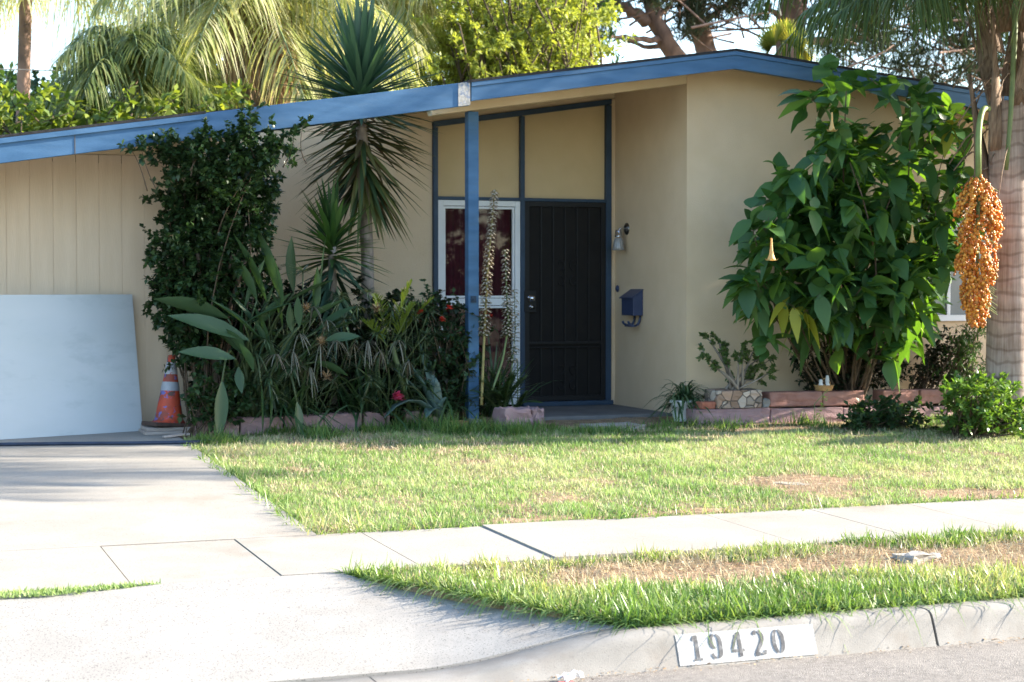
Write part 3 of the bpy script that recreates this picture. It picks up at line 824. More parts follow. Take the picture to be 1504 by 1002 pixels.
for (a, b_) in ((.30, .375), (.44, .54)):
    g = G(); g.lathe((0, 0, 0), [(conr(z) + .003, z) for z in np.linspace(a, b_, 5)], 28); link('reflective_band', mesh_np('band', np.vstack(g.V), np.vstack(g.F), True), M['cone_band'], cone, False)
for k, (x, y, L, W, rz, dz) in enumerate(((2.36, 14.12, .20, .035, 25, 0), (2.44, 14.18, .15, .05, -15, .0))):
    g = G(); c, s2 = math.cos(R(rz)), math.sin(R(rz)); z = gz(y) + .004 + .012
    v = [[-L / 2, -W / 2, 0], [L / 2, -W / 2, 0.01], [L / 2 - .02, W / 2, 0.01], [-L / 2 + .01, W / 2, 0]]; v = np.array(v + [[a, b_, e + .018] for a, b_, e in v])
    v = np.stack([x + v[:, 0] * c - v[:, 1] * s2, y + v[:, 0] * s2 + v[:, 1] * c, z + v[:, 2]], -1)
    tag(G().hexa(v).build('wood_scrap', M['greywood'], bevel=.003), ['long split scrap of grey wood before the traffic cone', 'short wedge of grey wood lying beside the cone base'][k], 'wood scrap', 'wood scraps by the cone')


def rock(name, lo, hi, mat, rz=0, jit=.012, n=5, taper=.0, bevel=.02):
    """rough-faced concrete block: subdivided box with broken faces"""
    lo, hi = np.array(lo, float), np.array(hi, float)
    cx, cy = (lo[0] + hi[0]) / 2, (lo[1] + hi[1]) / 2
    vs, F = {}, []
    V = []
    def vid(p):
        k = tuple(np.round(p, 5))
        if k not in vs: vs[k] = len(V); V.append(p)
        return vs[k]
    ls = np.linspace(0, 1, n + 1)
    for ax in range(3):
        for sd in (0, 1):
            for i in range(n):
                for j in range(n):
                    c = []
                    for (u, v) in ((ls[i], ls[j]), (ls[i + 1], ls[j]), (ls[i + 1], ls[j + 1]), (ls[i], ls[j + 1])):
                        p = [0, 0, 0]; p[ax] = sd; p[(ax + 1) % 3] = u; p[(ax + 2) % 3] = v
                        c.append(vid(tuple(p)))
                    F.append(c if sd else c[::-1])
    V = np.array(V, float)
    ins = ((V > 0) & (V < 1)).sum(1)
    out = lo + V * (hi - lo)
    k = 1 - taper * V[:, 2]
    out[:, 0] = cx + (out[:, 0] - cx) * k
    out += rng.normal(0, jit, out.shape) * np.where(ins[:, None] >= 1, 1, .7)
    out[:, 2] = np.where(V[:, 2] == 0, lo[2], out[:, 2])
    c, s2 = math.cos(R(rz)), math.sin(R(rz)); X, Y = out[:, 0] - cx, out[:, 1] - cy
    out[:, 0], out[:, 1] = cx + X * c - Y * s2, cy + X * s2 + Y * c
    return G().add(out, F).build(name, mat, bevel=bevel)


# edging blocks of the left bed
eb = [(2.565, 2.925, 14.20, .545, 2, 'leftmost edging block of the left bed, next to the traffic cone'), (2.94, 3.31, 14.22, .55, 3, 'edging block behind the hanging paddle leaf, second from the cone'),
      (3.32, 3.67, 14.27, .555, 4, 'edging block between the two hanging leaf pairs, third from the cone'), (3.68, 4.02, 14.31, .56, 3, 'edging block under the papyrus clump, fourth from the cone'),
      (4.04, 4.28, 14.33, .56, 2, 'short edging block left of the pink flower plant'), (4.43, 4.72, 14.33, .56, -4, 'sloped edging block below the pink flower')]
for (a, b_, y, ztp, rz, lb) in eb:
    o = rock('edging_block', (a, y, .36), (b_, y + .2, ztp - .01), M['rose_block'], rz, .005, 5, .03, .008)
    tag(o, lb, 'concrete block', 'rough purple edging blocks')
for (a, b_, y, h, rz, lb) in ((5.20, 5.47, 13.98, .575, 4, 'wide rough stone block at the lawn edge before the post'), (5.49, 5.62, 14.02, .57, -8, 'narrow rough block standing right of the wide stone block')):
    tag(rock('edging_block', (a, y, .375), (b_, y + .26, h), M['rose_block'], rz, .008, 5, .08, .01), lb, 'concrete block', 'rough purple edging blocks')
for (a, b_, rz, lb) in ((4.86, 5.02, 3, 'left one of two red bricks sunk in the lawn edge'), (5.03, 5.20, -2, 'right one of two red bricks sunk in the lawn edge')):
    tag(rock('brick', (a, 14.02, .36), (b_, 14.12, .435), M['brick'], rz, .002, 3, 0, .004), lb, 'brick', 'bricks of the lawn edge')
tag(rock('concrete_chunk', (5.02, 14.3, .38), (5.14, 14.42, .47), M['kerb'], 12, .006, 3, .1), 'small grey concrete chunk in the bed before the post', 'concrete chunk')
tag(rock('brick', (4.80, 14.30, .38), (5.0, 14.40, .455), M['brick'], 20, .002, 3, 0, .004), 'dark red brick tilted in the bed soil', 'brick')
# step stone before the porch
tag(rock('step_stone', (5.95, 13.72, .37), (6.45, 14.05, .425), M['concrete'], 2, .004, 4, .02), 'pale narrow concrete step before the porch', 'step stone')
for (x, y, rx, ry, lb) in ((6.08, 12.15, .20, .14, 'worn pale stepping stone in the lawn nearest the porch'), (6.25, 10.62, .26, .14, 'worn pale stepping stone in the lawn near the pavement')):
    a = np.linspace(0, 2 * np.pi, 17)[:-1]; r = 1 + rng.normal(0, .06, 16)
    g = G(); z = gz(y) + .006; tp = np.stack([x + rx * r * np.cos(a), y + ry * r * np.sin(a), np.full(16, z)], -1); bt_ = tp.copy(); bt_[:, 2] -= .06
    j = np.arange(16); V = np.vstack([tp, bt_]); F = [[q, 16 + q, 16 + (q + 1) % 16, (q + 1) % 16] for q in range(16)] + [[0, 1 + q, 2 + q, 3 + q] for q in range(0, 13, 2)]
    tag(g.add(V, F).build('stepping_stone', M['soil_stone'], bevel=.003), lb, 'stepping stone', 'stepping stones in the lawn')
# pale flat stone in the parkway and street litter
tag(rock('flat_stone', (5.19, 7.78, .155), (5.42, 7.94, .205), M['concrete'], 15, .006, 4, .1), 'pale flat stone lying in the dry parkway grass', 'stone')
def crumple(name, x, y, z, sx, sy, rz, mat, amp, lb):
    n = 7; u = np.linspace(-1, 1, n); U, W_ = np.meshgrid(u, u, indexing='ij'); Z = np.abs(rng.normal(0, amp, (n, n))); c, s2 = math.cos(R(rz)), math.sin(R(rz))
    V = np.stack([x + U * sx * c - W_ * sy * s2, y + U * sx * s2 + W_ * sy * c, z + .004 + Z], -1).reshape(-1, 3); i = np.arange(n * n).reshape(n, n)
    o = G().add(V, np.stack([i[:-1, :-1], i[1:, :-1], i[1:, 1:], i[:-1, 1:]], -1).reshape(-1, 4)).build(name, mat)
    so_ = o.modifiers.new('thick', 'SOLIDIFY'); so_.thickness = .0015
    return tag(o, lb, 'litter', 'litter in the gutter')
crumple('paper_scrap', 2.735, 6.55, .008, .05, .03, 20, M['paper'], .018, 'crumpled white paper scrap in the gutter')
crumple('paper_scrap', 2.67, 6.50, .006, .06, .012, 10, M['paper_red'], .004, 'red printed paper strip in the gutter')

# two tier block wall of the right bed
low = [(7.02, 7.78), (7.79, 8.55), (8.56, 9.32), (9.33, 10.1), (10.11, 10.9)]
for k, (a, b_) in enumerate(low):
    o = rock('wall_block', (a, 13.88, .34), (b_, 14.08, .530 - .012 * k), M['rose_block'], 0, .003, 6, 0, .006)
    tag(o, ['low wall block beneath the stone clad planter', 'low wall block beneath the first long red block', 'low wall block behind the weed stalk', 'low wall block behind the low green plants', 'low wall block behind the leafy round bush'][k], 'wall block', 'lower blocks of the right bed wall')
upb = [(7.79, 8.345, 'long red block beside the stone clad planter'), (8.355, 8.80, 'red block with rounded end below the little basket'), (9.0, 9.40, 'red block behind the low green plants'), (9.42, 9.86, 'dark red block behind the leafy round bush')]
for k, (a, b_, lb) in enumerate(upb):
    tag(rock('wall_block', (a, 13.90, .534 - .004 * k), (b_, 14.09, .668 - .004 * k), M['wall_block'], 0, .002, 6, 0, .012), lb, 'wall block', 'upper red blocks of the right bed wall')
tag(rock('stone_piece', (7.70, 13.88, .535), (7.775, 13.96, .61), M['kerb'], 0, .006, 3, .1), 'small pale stone between the planter and red block', 'stone')
# stone clad planter with a jade shrub
pl = rock('planter', (7.235, 13.87, .534), (7.690, 14.14, .700), M['veneer'], 0, .004, 6, 0, .01); tag(pl, 'square planter clad in mixed stone on the low wall', 'planter')
tag(rock('brick', (7.08, 13.89, .534), (7.225, 14.0, .60), M['brick'], 4, .003, 3, 0, .008), 'small red brick left of the stone clad planter', 'brick')
# white pot
pot = empty('flower_pot', (7.06, 14.25, .41)); tag(pot, 'white round pot holding the strappy plant by the wall corner', 'pot')
g = G(); g.lathe((7.06, 14.22, .40), [(.001, .004), (.085, .004), (.09, .02), (.115, .17), (.125, .18), (.125, .20), (.11, .20), (.10, .16), (.001, .16)], 26); g.build('bowl', M['pot'], pot, smooth=True)
# little basket with two white figures
bk = empty('basket', (8.41, 13.98, .668)); tag(bk, 'little brown wicker basket with white ornaments on the red block', 'basket')
g = G(); g.lathe((8.40, 13.97, .667), [(.001, .003), (.075, .003), (.092, .05), (.098, .052), (.094, .058), (.085, .05), (.07, .012), (.001, .012)], 14); g.build('body', M['wicker'], bk)
g = G(); g.tube(bez((8.33, 13.97, .71), (8.44, 13.97, .86), (8.47, 13.97, .72), 10), .006, 6); g.build('handle', M['wicker'], bk)
for (x, h) in ((8.36, .10), (8.43, .135)):
    g = G(); g.lathe((x, 13.96, .68), [(.001, 0), (.022, .005), (.026, .04), (.016, .065), (.02, .08), (.014, h - .005), (.001, h)], 12); g.build('ornament', M['pot'], bk, smooth=True)

# ================================================================== PLANTS
LEAF = (.15, .85, 1, .7, .06)
LEAF3 = (.12, 1, .06)
STRIP = (.55, 1, .8, .05)


def inpoly(px, py, poly):
    poly = np.asarray(poly, float); n = len(poly); c = np.zeros(len(px), bool); j = n - 1
    for i in range(n):
        xi, yi = poly[i]; xj, yj = poly[j]
        m = ((yi > py) != (yj > py)) & (px < (xj - xi) * (py - yi) / (yj - yi + 1e-9) + xi)
        c ^= m; j = i
    return c


def fill(poly, n, Y, dY):
    """n points spread through a crown whose outline was surveyed on the photo, at distance Y +- dY"""
    poly = np.asarray(poly, float); lo, hi = poly.min(0), poly.max(0); out = []
    while len(out) < n:
        q = rng.uniform(lo, hi, (n * 2, 2)); out += list(q[inpoly(q[:, 0], q[:, 1], poly)])
    return np.array([P(a, b, Y + rng.uniform(-dY, dY)) for a, b in out[:n]])


def shrub(root, base, ends, mleaf, mstem, r0=.02, r1=.004, twigs=4, tl=.25, nl=8, L=.06, W=.02, droop=.2, prof=LEAF3, across=3, fold=.25, tstart=.4, lift=.25, zdir=.0, stem_name='stem', leaf_name='foliage', draw=1.0, spread=.08, lv=.25, tw=True, out=.5):
    base = np.asarray(base, float); ends = np.asarray(ends, float)
    gs, bl = G(), []
    tb, td, tlen = [], [], []
    for e in ends:
        b = base + rng.normal(0, spread, 3) * [1, 1, .1]
        mid = b * .5 + e * .5 + rng.normal(0, .12, 3) * np.linalg.norm(e - b) + [0, 0, lift * np.linalg.norm(e[:2] - b[:2])]
        path = bez(b, mid, e, 9)
        if rng.random() < draw: gs.tube(path, np.linspace(r0, r1, 9) * rng.uniform(.7, 1.1), 5)
        ts = np.r_[rng.uniform(tstart, 1, twigs - 1), 1.0]
        for t in ts:
            p = path[int(round(t * 8))]
            d = nrm(nrm(e - base) * out + rng.normal(0, .6, 3) + [0, 0, zdir])
            ln = tl * rng.uniform(.6, 1.3)
            tb.append(p); td.append(d); tlen.append(ln)
            if tw and rng.random() < draw: gs.tube(np.array([p, p + d * ln * .5, p + d * ln]), [r1 * .8, r1 * .6, r1 * .4], 4, False)
    tb, td, tlen = np.array(tb), np.array(td), np.array(tlen)
    n = len(tb)
    u = rng.uniform(.15, 1, (n, nl)); pos = tb[:, None] + td[:, None] * (u * tlen[:, None])[..., None]
    pos = pos.reshape(-1, 3)
    d = nrm(np.repeat(td, nl, 0) * .6 + rand_dirs(n * nl) * 1.0 + [0, 0, zdir])
    N = len(pos)
    V, F = blades(pos, d, L * rng.uniform(1 - lv, 1 + lv, N), W * rng.uniform(1 - lv, 1 + lv, N), droop * rng.uniform(.3, 1.5, N), prof, across, fold, rng.uniform(-.8, .8, N))
    if gs.V: gs.build(stem_name, mstem, root, smooth=True)
    return G().add(V, F).build(leaf_name, mleaf, root, smooth=True)


def plant(name, base, label, cat='plant', group=None):
    e = empty(name, base); tag(e, label, cat, group); return e


# ---- left bed -----------------------------------------------------
b = np.array([2.75, 14.55, .42])
r = plant('tall_shrub', b, 'tall dark shrub with small leaves reaching over the blue fascia', 'shrub')
poly = [(232, 420), (215, 385), (245, 330), (222, 300), (262, 270), (225, 235), (192, 222), (240, 205), (270, 215), (300, 205), (345, 200), (372, 168), (385, 200), (440, 188), (425, 215), (395, 250), (400, 290), (385, 330), (345, 400), (320, 470), (280, 505), (250, 470)]
body = [(q[0], max(q[1], 228)) for q in poly]
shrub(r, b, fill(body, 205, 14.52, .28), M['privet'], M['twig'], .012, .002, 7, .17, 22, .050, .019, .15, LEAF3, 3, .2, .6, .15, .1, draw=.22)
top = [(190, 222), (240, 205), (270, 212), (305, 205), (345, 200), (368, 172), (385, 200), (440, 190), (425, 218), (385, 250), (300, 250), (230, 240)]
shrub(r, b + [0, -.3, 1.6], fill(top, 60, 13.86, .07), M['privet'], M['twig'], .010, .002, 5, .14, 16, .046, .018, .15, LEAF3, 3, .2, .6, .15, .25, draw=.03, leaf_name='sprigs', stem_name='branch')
for x, y in ((371, 166), (366, 178), (195, 224), (208, 220), (445, 186), (432, 192), (300, 196), (283, 203)):
    q = P(x, y, 13.84); shrub(r, q - [rng.normal(0, .06), -.05, .3], np.array([q]), M['privet'], M['twig'], .006, .002, 3, .12, 14, .046, .018, .15, LEAF3, 3, .2, .9, .05, .4, draw=1, spread=.02, leaf_name='sprig', stem_name='twig')
g = G()
for q in range(4): g.tube(bez(b + [rng.normal(0, .06), rng.normal(0, .05), 0], b + [rng.normal(0, .1), 0, .7], b + [rng.normal(.05, .2), -.2, 1.5], 8), np.linspace(.035, .018, 8), 7)
g.build('trunk', M['twig'], r, smooth=True)

# tall yucca through the open roof
ctr = np.array([4.24, 15.0, .42])
yu = plant('tall_yucca', ctr, 'tall yucca with spiky head rising above the blue fascia', 'yucca')
tp = np.array([[4.27, 15, .40], [4.275, 15, 1.2], [4.27, 15, 1.9], [4.235, 15, 2.6], [4.215, 15, 3.2], [4.215, 15, 3.5]])
g = G(); g.tube(tp, [.075, .062, .058, .058, .05, .03], 10); g.build('trunk', M['trunk_grey'], yu, smooth=True)


def rosette(root, axis0, axis1, n, e0, e1, L, W, mat, name='leaf_rosette', droop=.12, fold=.35, pw=1.0, face=0):
    t = rng.uniform(0, 1, n) ** pw
    base = np.asarray(axis0) + (np.asarray(axis1) - axis0) * t[:, None]
    el = np.radians(e0 + (e1 - e0) * np.clip(t + rng.normal(0, .09, n), 0, 1)); az = np.arange(n) * 2.39996 + rng.normal(0, .15, n)
    d = np.stack([np.cos(el) * np.cos(az), np.cos(el) * np.sin(az), np.sin(el)], -1)
    V, F = blades(base + d * .03, d, L * rng.uniform(.78, 1.1, n), W * rng.uniform(.85, 1.1, n), droop * rng.uniform(0, 2, n), (.75, 1, .95, .6, .04), 3, fold)
    return G().add(V, F).build(name, mat, root, smooth=True)


rosette(yu, (4.215, 15, 3.22), (4.215, 15, 3.55), 230, -16, 86, .80, .026, M['yucca'], droop=.045, pw=1.15)
rosette(yu, (4.235, 15, 2.60), (4.215, 15, 3.22), 210, -52, 4, .66, .021, M['yucca_old'], 'old_leaves', .12)
yv = plant('small_yucca', (3.88, 14.75, .42), 'shorter yucca with a bright green rosette beside the tall one', 'yucca')
g = G(); g.tube([[3.90, 14.75, .40], [3.88, 14.75, 1.3], [3.87, 14.72, 2.0]], [.05, .045, .035], 9); g.build('trunk', M['trunk_grey'], yv, smooth=True)
rosette(yv, (3.875, 14.73, 1.88), (3.87, 14.72, 2.10), 90, -14, 84, .52, .026, M['fern'], droop=.10)
rosette(yv, (3.88, 14.74, 1.45), (3.875, 14.73, 1.9), 80, -70, -8, .48, .021, M['yucca'], 'old_leaves', .15)

# bird of paradise with paddle leaves
bp_ = plant('paradise_plant', (3.05, 14.45, .42), 'big leafed plant with long grey green paddle leaves', 'plant')
pads = [(335, 468, 222, 438, 14.15, .09), (365, 500, 242, 462, 14.1, .10), (345, 527, 260, 517, 14.0, .075), (392, 445, 338, 333, 14.25, .075), (412, 440, 372, 322, 14.3, .07), (385, 500, 303, 436, 14.15, .085),
        (326, 560, 321, 640, 13.99, .075), (383, 562, 385, 634, 14.0, .05), (398, 566, 396, 622, 14.02, .055), (436, 590, 438, 641, 14.0, .06), (465, 487, 527, 447, 14.1, .07), (478, 500, 530, 494, 14.05, .055), (462, 532, 510, 552, 14.05, .06),
        (432, 430, 428, 338, 14.6, .08), (471, 430, 479, 340, 14.4, .05), (415, 480, 395, 420, 14.2, .07), (430, 490, 425, 440, 14.1, .05), (360, 520, 330, 480, 14.1, .06), (350, 540, 355, 575, 14.05, .05), (395, 520, 370, 440, 14.2, .07), (372, 545, 350, 500, 14.0, .06), (440, 480, 437, 430, 14.0, .045)]
for q in range(24):
    ax, ay = rng.uniform(320, 470), rng.uniform(440, 560); an = rng.uniform(-2.9, -.25); pads.append((ax, ay, ax + 85 * math.cos(an), ay + 85 * math.sin(an), rng.uniform(14.1, 14.4), rng.uniform(.04, .065)))
g, bl = G(), G()
for (ax, ay, bx, by, Y, W_) in pads:
    W_ *= .82
    A, B = P(ax, ay, Y), P(bx, by, Y - .05); L_ = np.linalg.norm(B - A); dr = .10
    d0 = (B - A) / L_; d0 = nrm(d0 + [0, 0, dr])
    V, F = blades(A, d0, L_, W_, dr, (.12, .6, .95, 1, .85, .5, .04), 3, .38, rng.normal(0, .7)); G().add(V, F).build('leaf', M['paradise'], bp_, smooth=True)
    q = np.array([3.05, 14.45, .45]) + rng.normal(0, .08, 3) * [1, 1, 0]
    g.tube(bez(q, (A + q) / 2 + [0, 0, .25 + max(0, (A[2] < .9) * .6)], A, 9), np.linspace(.018, .008, 9), 6)
g.build('stalk', M['darkstem'], bp_, smooth=True)


def umbrella(root, spots, base, n, L, W, mat, stem, dr, name='leaf_whorl', tilt=0):
    g, bl = G(), G()
    for (x, y, Y) in spots:
        c = P(x, y, Y); q = np.array(base) + rng.normal(0, .13, 3) * [1.4, .8, 0]
        g.tube(bez(q, (q + c) / 2 + rng.normal(0, .05, 3) + [0, 0, .1], c, 7), [.006] * 7, 5)
        k = int(n * rng.uniform(.7, 1.2)); a = rng.uniform(0, 6.28, k); e = rng.normal(.35, .28, k)
        d = np.stack([np.cos(a) * np.cos(e), np.sin(a) * np.cos(e), np.sin(e)], -1) + rng.normal(0, .12, 3)
        V, F = blades(np.tile(c, (k, 1)), d, L * rng.uniform(.6, 1.15, k), W * rng.uniform(.7, 1.2, k), dr * rng.uniform(.3, 1.8, k), (.6, 1, .9, .7, .1), 3, .2); bl.add(V, F)
    g.build('stem', stem, root, smooth=True); bl.build(name, mat, root, smooth=True)


u1 = plant('papyrus', (3.55, 14.5, .42), 'umbrella papyrus clump with hanging dry strands beside the paddle leaves', 'plant', 'umbrella papyrus clumps')
hd = [(445, 398, 14.2), (390, 500, 14.1), (455, 470, 14.1), (500, 440, 14.25), (470, 520, 14.05), (430, 540, 14.1), (520, 500, 14.1), (395, 555, 14.05), (490, 560, 14.1), (445, 500, 14.3), (525, 450, 14.3), (410, 440, 14.3), (455, 565, 14.2), (370, 430, 14.4)] + [(rng.uniform(380, 540), rng.uniform(430, 590), rng.uniform(14.05, 14.4)) for q in range(14)]
umbrella(u1, hd, (3.55, 14.5, .42), 30, .17, .0065, M['papyrus'], M['darkstem'], .35)
old = [(440, 490, 14.08), (470, 505, 14.0), (455, 540, 14.0), (430, 515, 14.02), (495, 500, 14.0), (480, 470, 14.05), (405, 520, 14.0), (460, 450, 14.08)]
g = G()
for (x, y, Y) in old:
    c = P(x, y, Y); k = 16; a = rng.uniform(0, 6.28, k); e = rng.normal(-.35, .4, k)
    V, F = blades(np.tile(c, (k, 1)), np.stack([np.cos(a) * np.cos(e), np.sin(a) * np.cos(e), np.sin(e)], -1), .15 * rng.uniform(.5, 1.3, k), .0045, rng.uniform(.3, 1.2, k), (.6, 1, .9, .3), 2); g.add(V, F)
g.build('dry_strands', M['straw'], u1, smooth=True)
u2 = plant('papyrus', (4.35, 14.5, .42), 'umbrella papyrus clump in front of the yucca trunk', 'plant', 'umbrella papyrus clumps')
hd = [(540, 430, 14.3), (575, 455, 14.2), (610, 470, 14.2), (555, 490, 14.1), (595, 505, 14.1), (530, 520, 14.1), (570, 540, 14.1), (620, 520, 14.3), (545, 560, 14.05), (600, 440, 14.5), (630, 440, 14.6), (560, 455, 14.3), (640, 490, 14.4), (525, 540, 14.05)] + [(rng.uniform(520, 650), rng.uniform(440, 590), rng.uniform(14.05, 14.4)) for q in range(14)]
umbrella(u2, hd, (4.35, 14.5, .42), 30, .16, .006, M['papyrus'], M['darkstem'], .35)
g = G()
for (x, y, Y) in [(540, 500, 14.05), (560, 515, 14.0), (585, 500, 14.05), (520, 505, 14.02), (600, 530, 14.1)]:
    c = P(x, y, Y); k = 14; a = rng.uniform(0, 6.28, k); e = rng.normal(-.4, .4, k)
    V, F = blades(np.tile(c, (k, 1)), np.stack([np.cos(a) * np.cos(e), np.sin(a) * np.cos(e), np.sin(e)], -1), .14 * rng.uniform(.5, 1.3, k), .0045, rng.uniform(.3, 1.2, k), (.6, 1, .9, .3), 2); g.add(V, F)
g.build('dry_strands', M['straw'], u2, smooth=True)
# brown seed heads
for (x, y, Y) in [(472, 505, 13.98), (450, 455, 14.0), (553, 455, 14.05), (480, 555, 14.0)]:
    c = P(x, y, Y); k = 60; V, F = blades(np.tile(c, (k, 1)), rand_dirs(k, -.2, 1), .075, .004, .1, (.4, 1, 1, .6), 2); G().add(V, F).build('seed_head', M['dead'], u1, smooth=True)

for (x, y, lb) in ((3.35, 14.4, 'dark strappy leaved clump among the paddle leaves'), (4.15, 14.45, 'dark strappy leaved clump between the two papyrus clumps'), (4.75, 14.55, 'dark strappy leaved clump left of the rose bush')):
    b = np.array([x, y, .42]); r = plant('strap_clump', b, lb, 'plant', 'strappy clumps of the left bed')
    k = 110; e = rng.uniform(.35, 1.45, k); a = rng.uniform(0, 6.28, k)
    V, F = blades(b + rng.normal(0, .12, (k, 3)) * [1, .6, 0] + [0, 0, .1], np.stack([np.cos(a) * np.cos(e), np.sin(a) * np.cos(e), np.sin(e)], -1), rng.uniform(.45, .95, k), .012, rng.uniform(.2, .8, k), (.7, 1, 1, .8, .1), 3, .3)
    G().add(V, F).build('leaf', M['spider'], r, smooth=True)
# low dark filler shrub behind
b = np.array([3.9, 15.0, .42]); r = plant('low_shrub', b, 'dense dark low shrub filling the bed behind the papyrus', 'shrub')
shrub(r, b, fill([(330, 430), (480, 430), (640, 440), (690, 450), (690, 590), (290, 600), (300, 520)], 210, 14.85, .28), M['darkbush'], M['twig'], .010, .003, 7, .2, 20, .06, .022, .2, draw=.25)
b = np.array([2.62, 14.25, .40]); r = plant('creeper', b, 'low green creeper around the cone base and first edging block', 'plant')
shrub(r, b, fill([(272, 545), (300, 530), (345, 540), (370, 580), (360, 605), (272, 605)], 46, 14.14, .08), M['deep'], M['twig'], .006, .002, 4, .08, 8, .05, .022, .3)
# small palm with yellow green fronds
def frond(gl, gs, base, d, L, droop, ll, n, hang, W=.012, rr=.012, t0=.14, prof=(.5, 1, .8, .06), ang=.55, lift=.15, across=2, rnd=.06):
    d = nrm(np.asarray(d, float)); base = np.asarray(base, float)
    t = np.linspace(0, 1, 14); C = base + d * (L * t)[:, None]; C[:, 2] -= droop * L * t ** 2
    gs.tube(C, np.linspace(rr, rr * .2, 14), 5)
    tt = np.linspace(t0, .99, n); B = base + d * (L * tt)[:, None]; B[:, 2] -= droop * L * tt ** 2
    T = np.tile(d, (n, 1)); T[:, 2] -= 2 * droop * tt; T = nrm(T)
    sd = np.cross(T, [0, 0, 1.]); sd = nrm(sd); nn = np.cross(sd, T)
    k = np.sin(np.pi * (tt * .86 + .12)) ** .6
    for s_ in (-1, 1):
        dd = nrm(sd * s_ * ang + T * (.35 + .4 * tt[:, None]) + nn * (lift + rng.normal(0, .16, n))[:, None] + rng.normal(0, rnd, (n, 3)))
        V, F = blades(B, dd, ll * k * rng.uniform(.85, 1.1, n), W, hang * rng.uniform(.6, 1.3, n), prof, across); gl.add(V, F)


cy = plant('small_palm', (4.55, 14.5, .42), 'small young palm with yellow green feather fronds', 'palm'); gl, gs = G(), G()
for (bx, by, tx, ty, Y) in ((575, 500, 607, 402, 14.35), (572, 500, 548, 425, 14.3), (578, 505, 612, 440, 14.25), (570, 510, 530, 470, 14.2), (580, 505, 640, 430, 14.4)):
    A, B = P(bx, by, Y), P(tx, ty, Y - .1); frond(gl, gs, A, B - A + [0, 0, .06], np.linalg.norm(B - A), .12, .17, 22, .15, .007, .006, .2, lift=.25)
gs.tube([[4.55, 14.5, .42], P(575, 505, 14.3)], [.03, .02], 6)
gs.build('stem', M['stem'], cy, smooth=True); gl.build('frond', M['cycad'], cy, smooth=True)

# rose bush and red blooms
b = np.array([5.0, 14.75, .42]); r = plant('rose_bush', b, 'dark leafed rose bush with small red blooms left of the blue post', 'shrub')
shrub(r, b, fill([(600, 455), (640, 440), (690, 450), (706, 490), (700, 545), (620, 560), (590, 510)], 75, 14.6, .25), M['rose'], M['twig'], .010, .003, 4, .16, 10, .05, .018, .25, draw=.9)
g = G()
for (x, y, Y) in ((617, 459, 14.3), (660, 452, 14.35), (713, 460, 14.6), (720, 466, 14.6), (650, 470, 14.3)):
    c = P(x, y, Y); V, F = blades(np.tile(c, (22, 1)), rand_dirs(22, -.3, 1), .04, .018, .1, (.4, 1, .8, .2), 2); g.add(V, F)
g.build('bloom', M['redpetal'], r, smooth=True)
# strappy lily behind the post
b = np.array([5.55, 15.2, .42]); r = plant('strap_lily', b, 'strappy dark green lily clump behind the flower spikes', 'plant')
k = 90; e = rng.uniform(.7, 1.45, k); a = rng.uniform(0, 6.28, k)
V, F = blades(b + rng.normal(0, .1, (k, 3)) * [1, .6, 0], np.stack([np.cos(a) * np.cos(e), np.sin(a) * np.cos(e), np.sin(e)], -1), rng.uniform(.6, 1.0, k), .011, rng.uniform(.1, .55, k), (.7, 1, 1, .8, .1), 3, .3)
G().add(V, F).build('leaf', M['spider'], r, smooth=True)


def spike(name, pts, r0, floret0, mat, lb, n):
    pts = np.array([P(*q) for q in pts]); t = np.linspace(0, 1, len(pts)); tt = np.linspace(0, 1, 30)
    C = np.stack([np.interp(tt, t, pts[:, i]) for i in range(3)], -1)
    root = empty(name, C[0]); tag(root, lb, 'flower spike', 'tall flower spikes by the post')
    g = G(); g.tube(C, np.linspace(r0, r0 * .35, 30), 7); g.build('stem', M['stem'] if 'green' in lb else M['twig_pale'], root, smooth=True)
    u = np.sort(rng.uniform(floret0, 1, n)); B = np.stack([np.interp(u, tt, C[:, i]) for i in range(3)], -1); a = np.arange(n) * 2.4
    rise = rng.uniform(.1, .7, n); d = np.stack([np.cos(a), np.sin(a), rise], -1); sz = (1.05 - .55 * (u - floret0) / (1 - floret0))
    V, F = blades(B, d, .062 * sz, .011 * sz, .35, (.4, 1, 1, .2), 3, .5)
    G().add(V, F).build('calyx', mat, root, smooth=True)
    V, F = blades(B + nrm(d) * (.046 * sz)[:, None], d * [1, 1, .2] + [0, 0, -.5], .024, .010, .3, (.6, 1, .4), 2)
    G().add(V, F).build('petal', M['petal'], root, smooth=True)


M['twig_pale'] = surf('flower_stem', (.20, .17, .06), (.30, .25, .10), 14, .7)
spike('flower_spike', [(707, 595, 14.3), (711, 500, 14.3), (716, 400, 14.3), (727, 278, 14.3)], .014, .34, M['spike'], 'tallest flower spike, pale brown, rising beside the blue post', 330)
spike('flower_spike', [(722, 576, 14.3), (738, 530, 14.35), (747, 480, 14.35), (744, 430, 14.35), (742, 368, 14.35)], .012, .42, M['spike_green'], 'green flower spike with a bent stem, second tallest by the post', 210)
spike('flower_spike', [(745, 590, 14.4), (753, 530, 14.4), (757, 480, 14.4), (755, 425, 14.4)], .006, .3, M['spike_green'], 'short thin green flower spike nearest the door', 90)
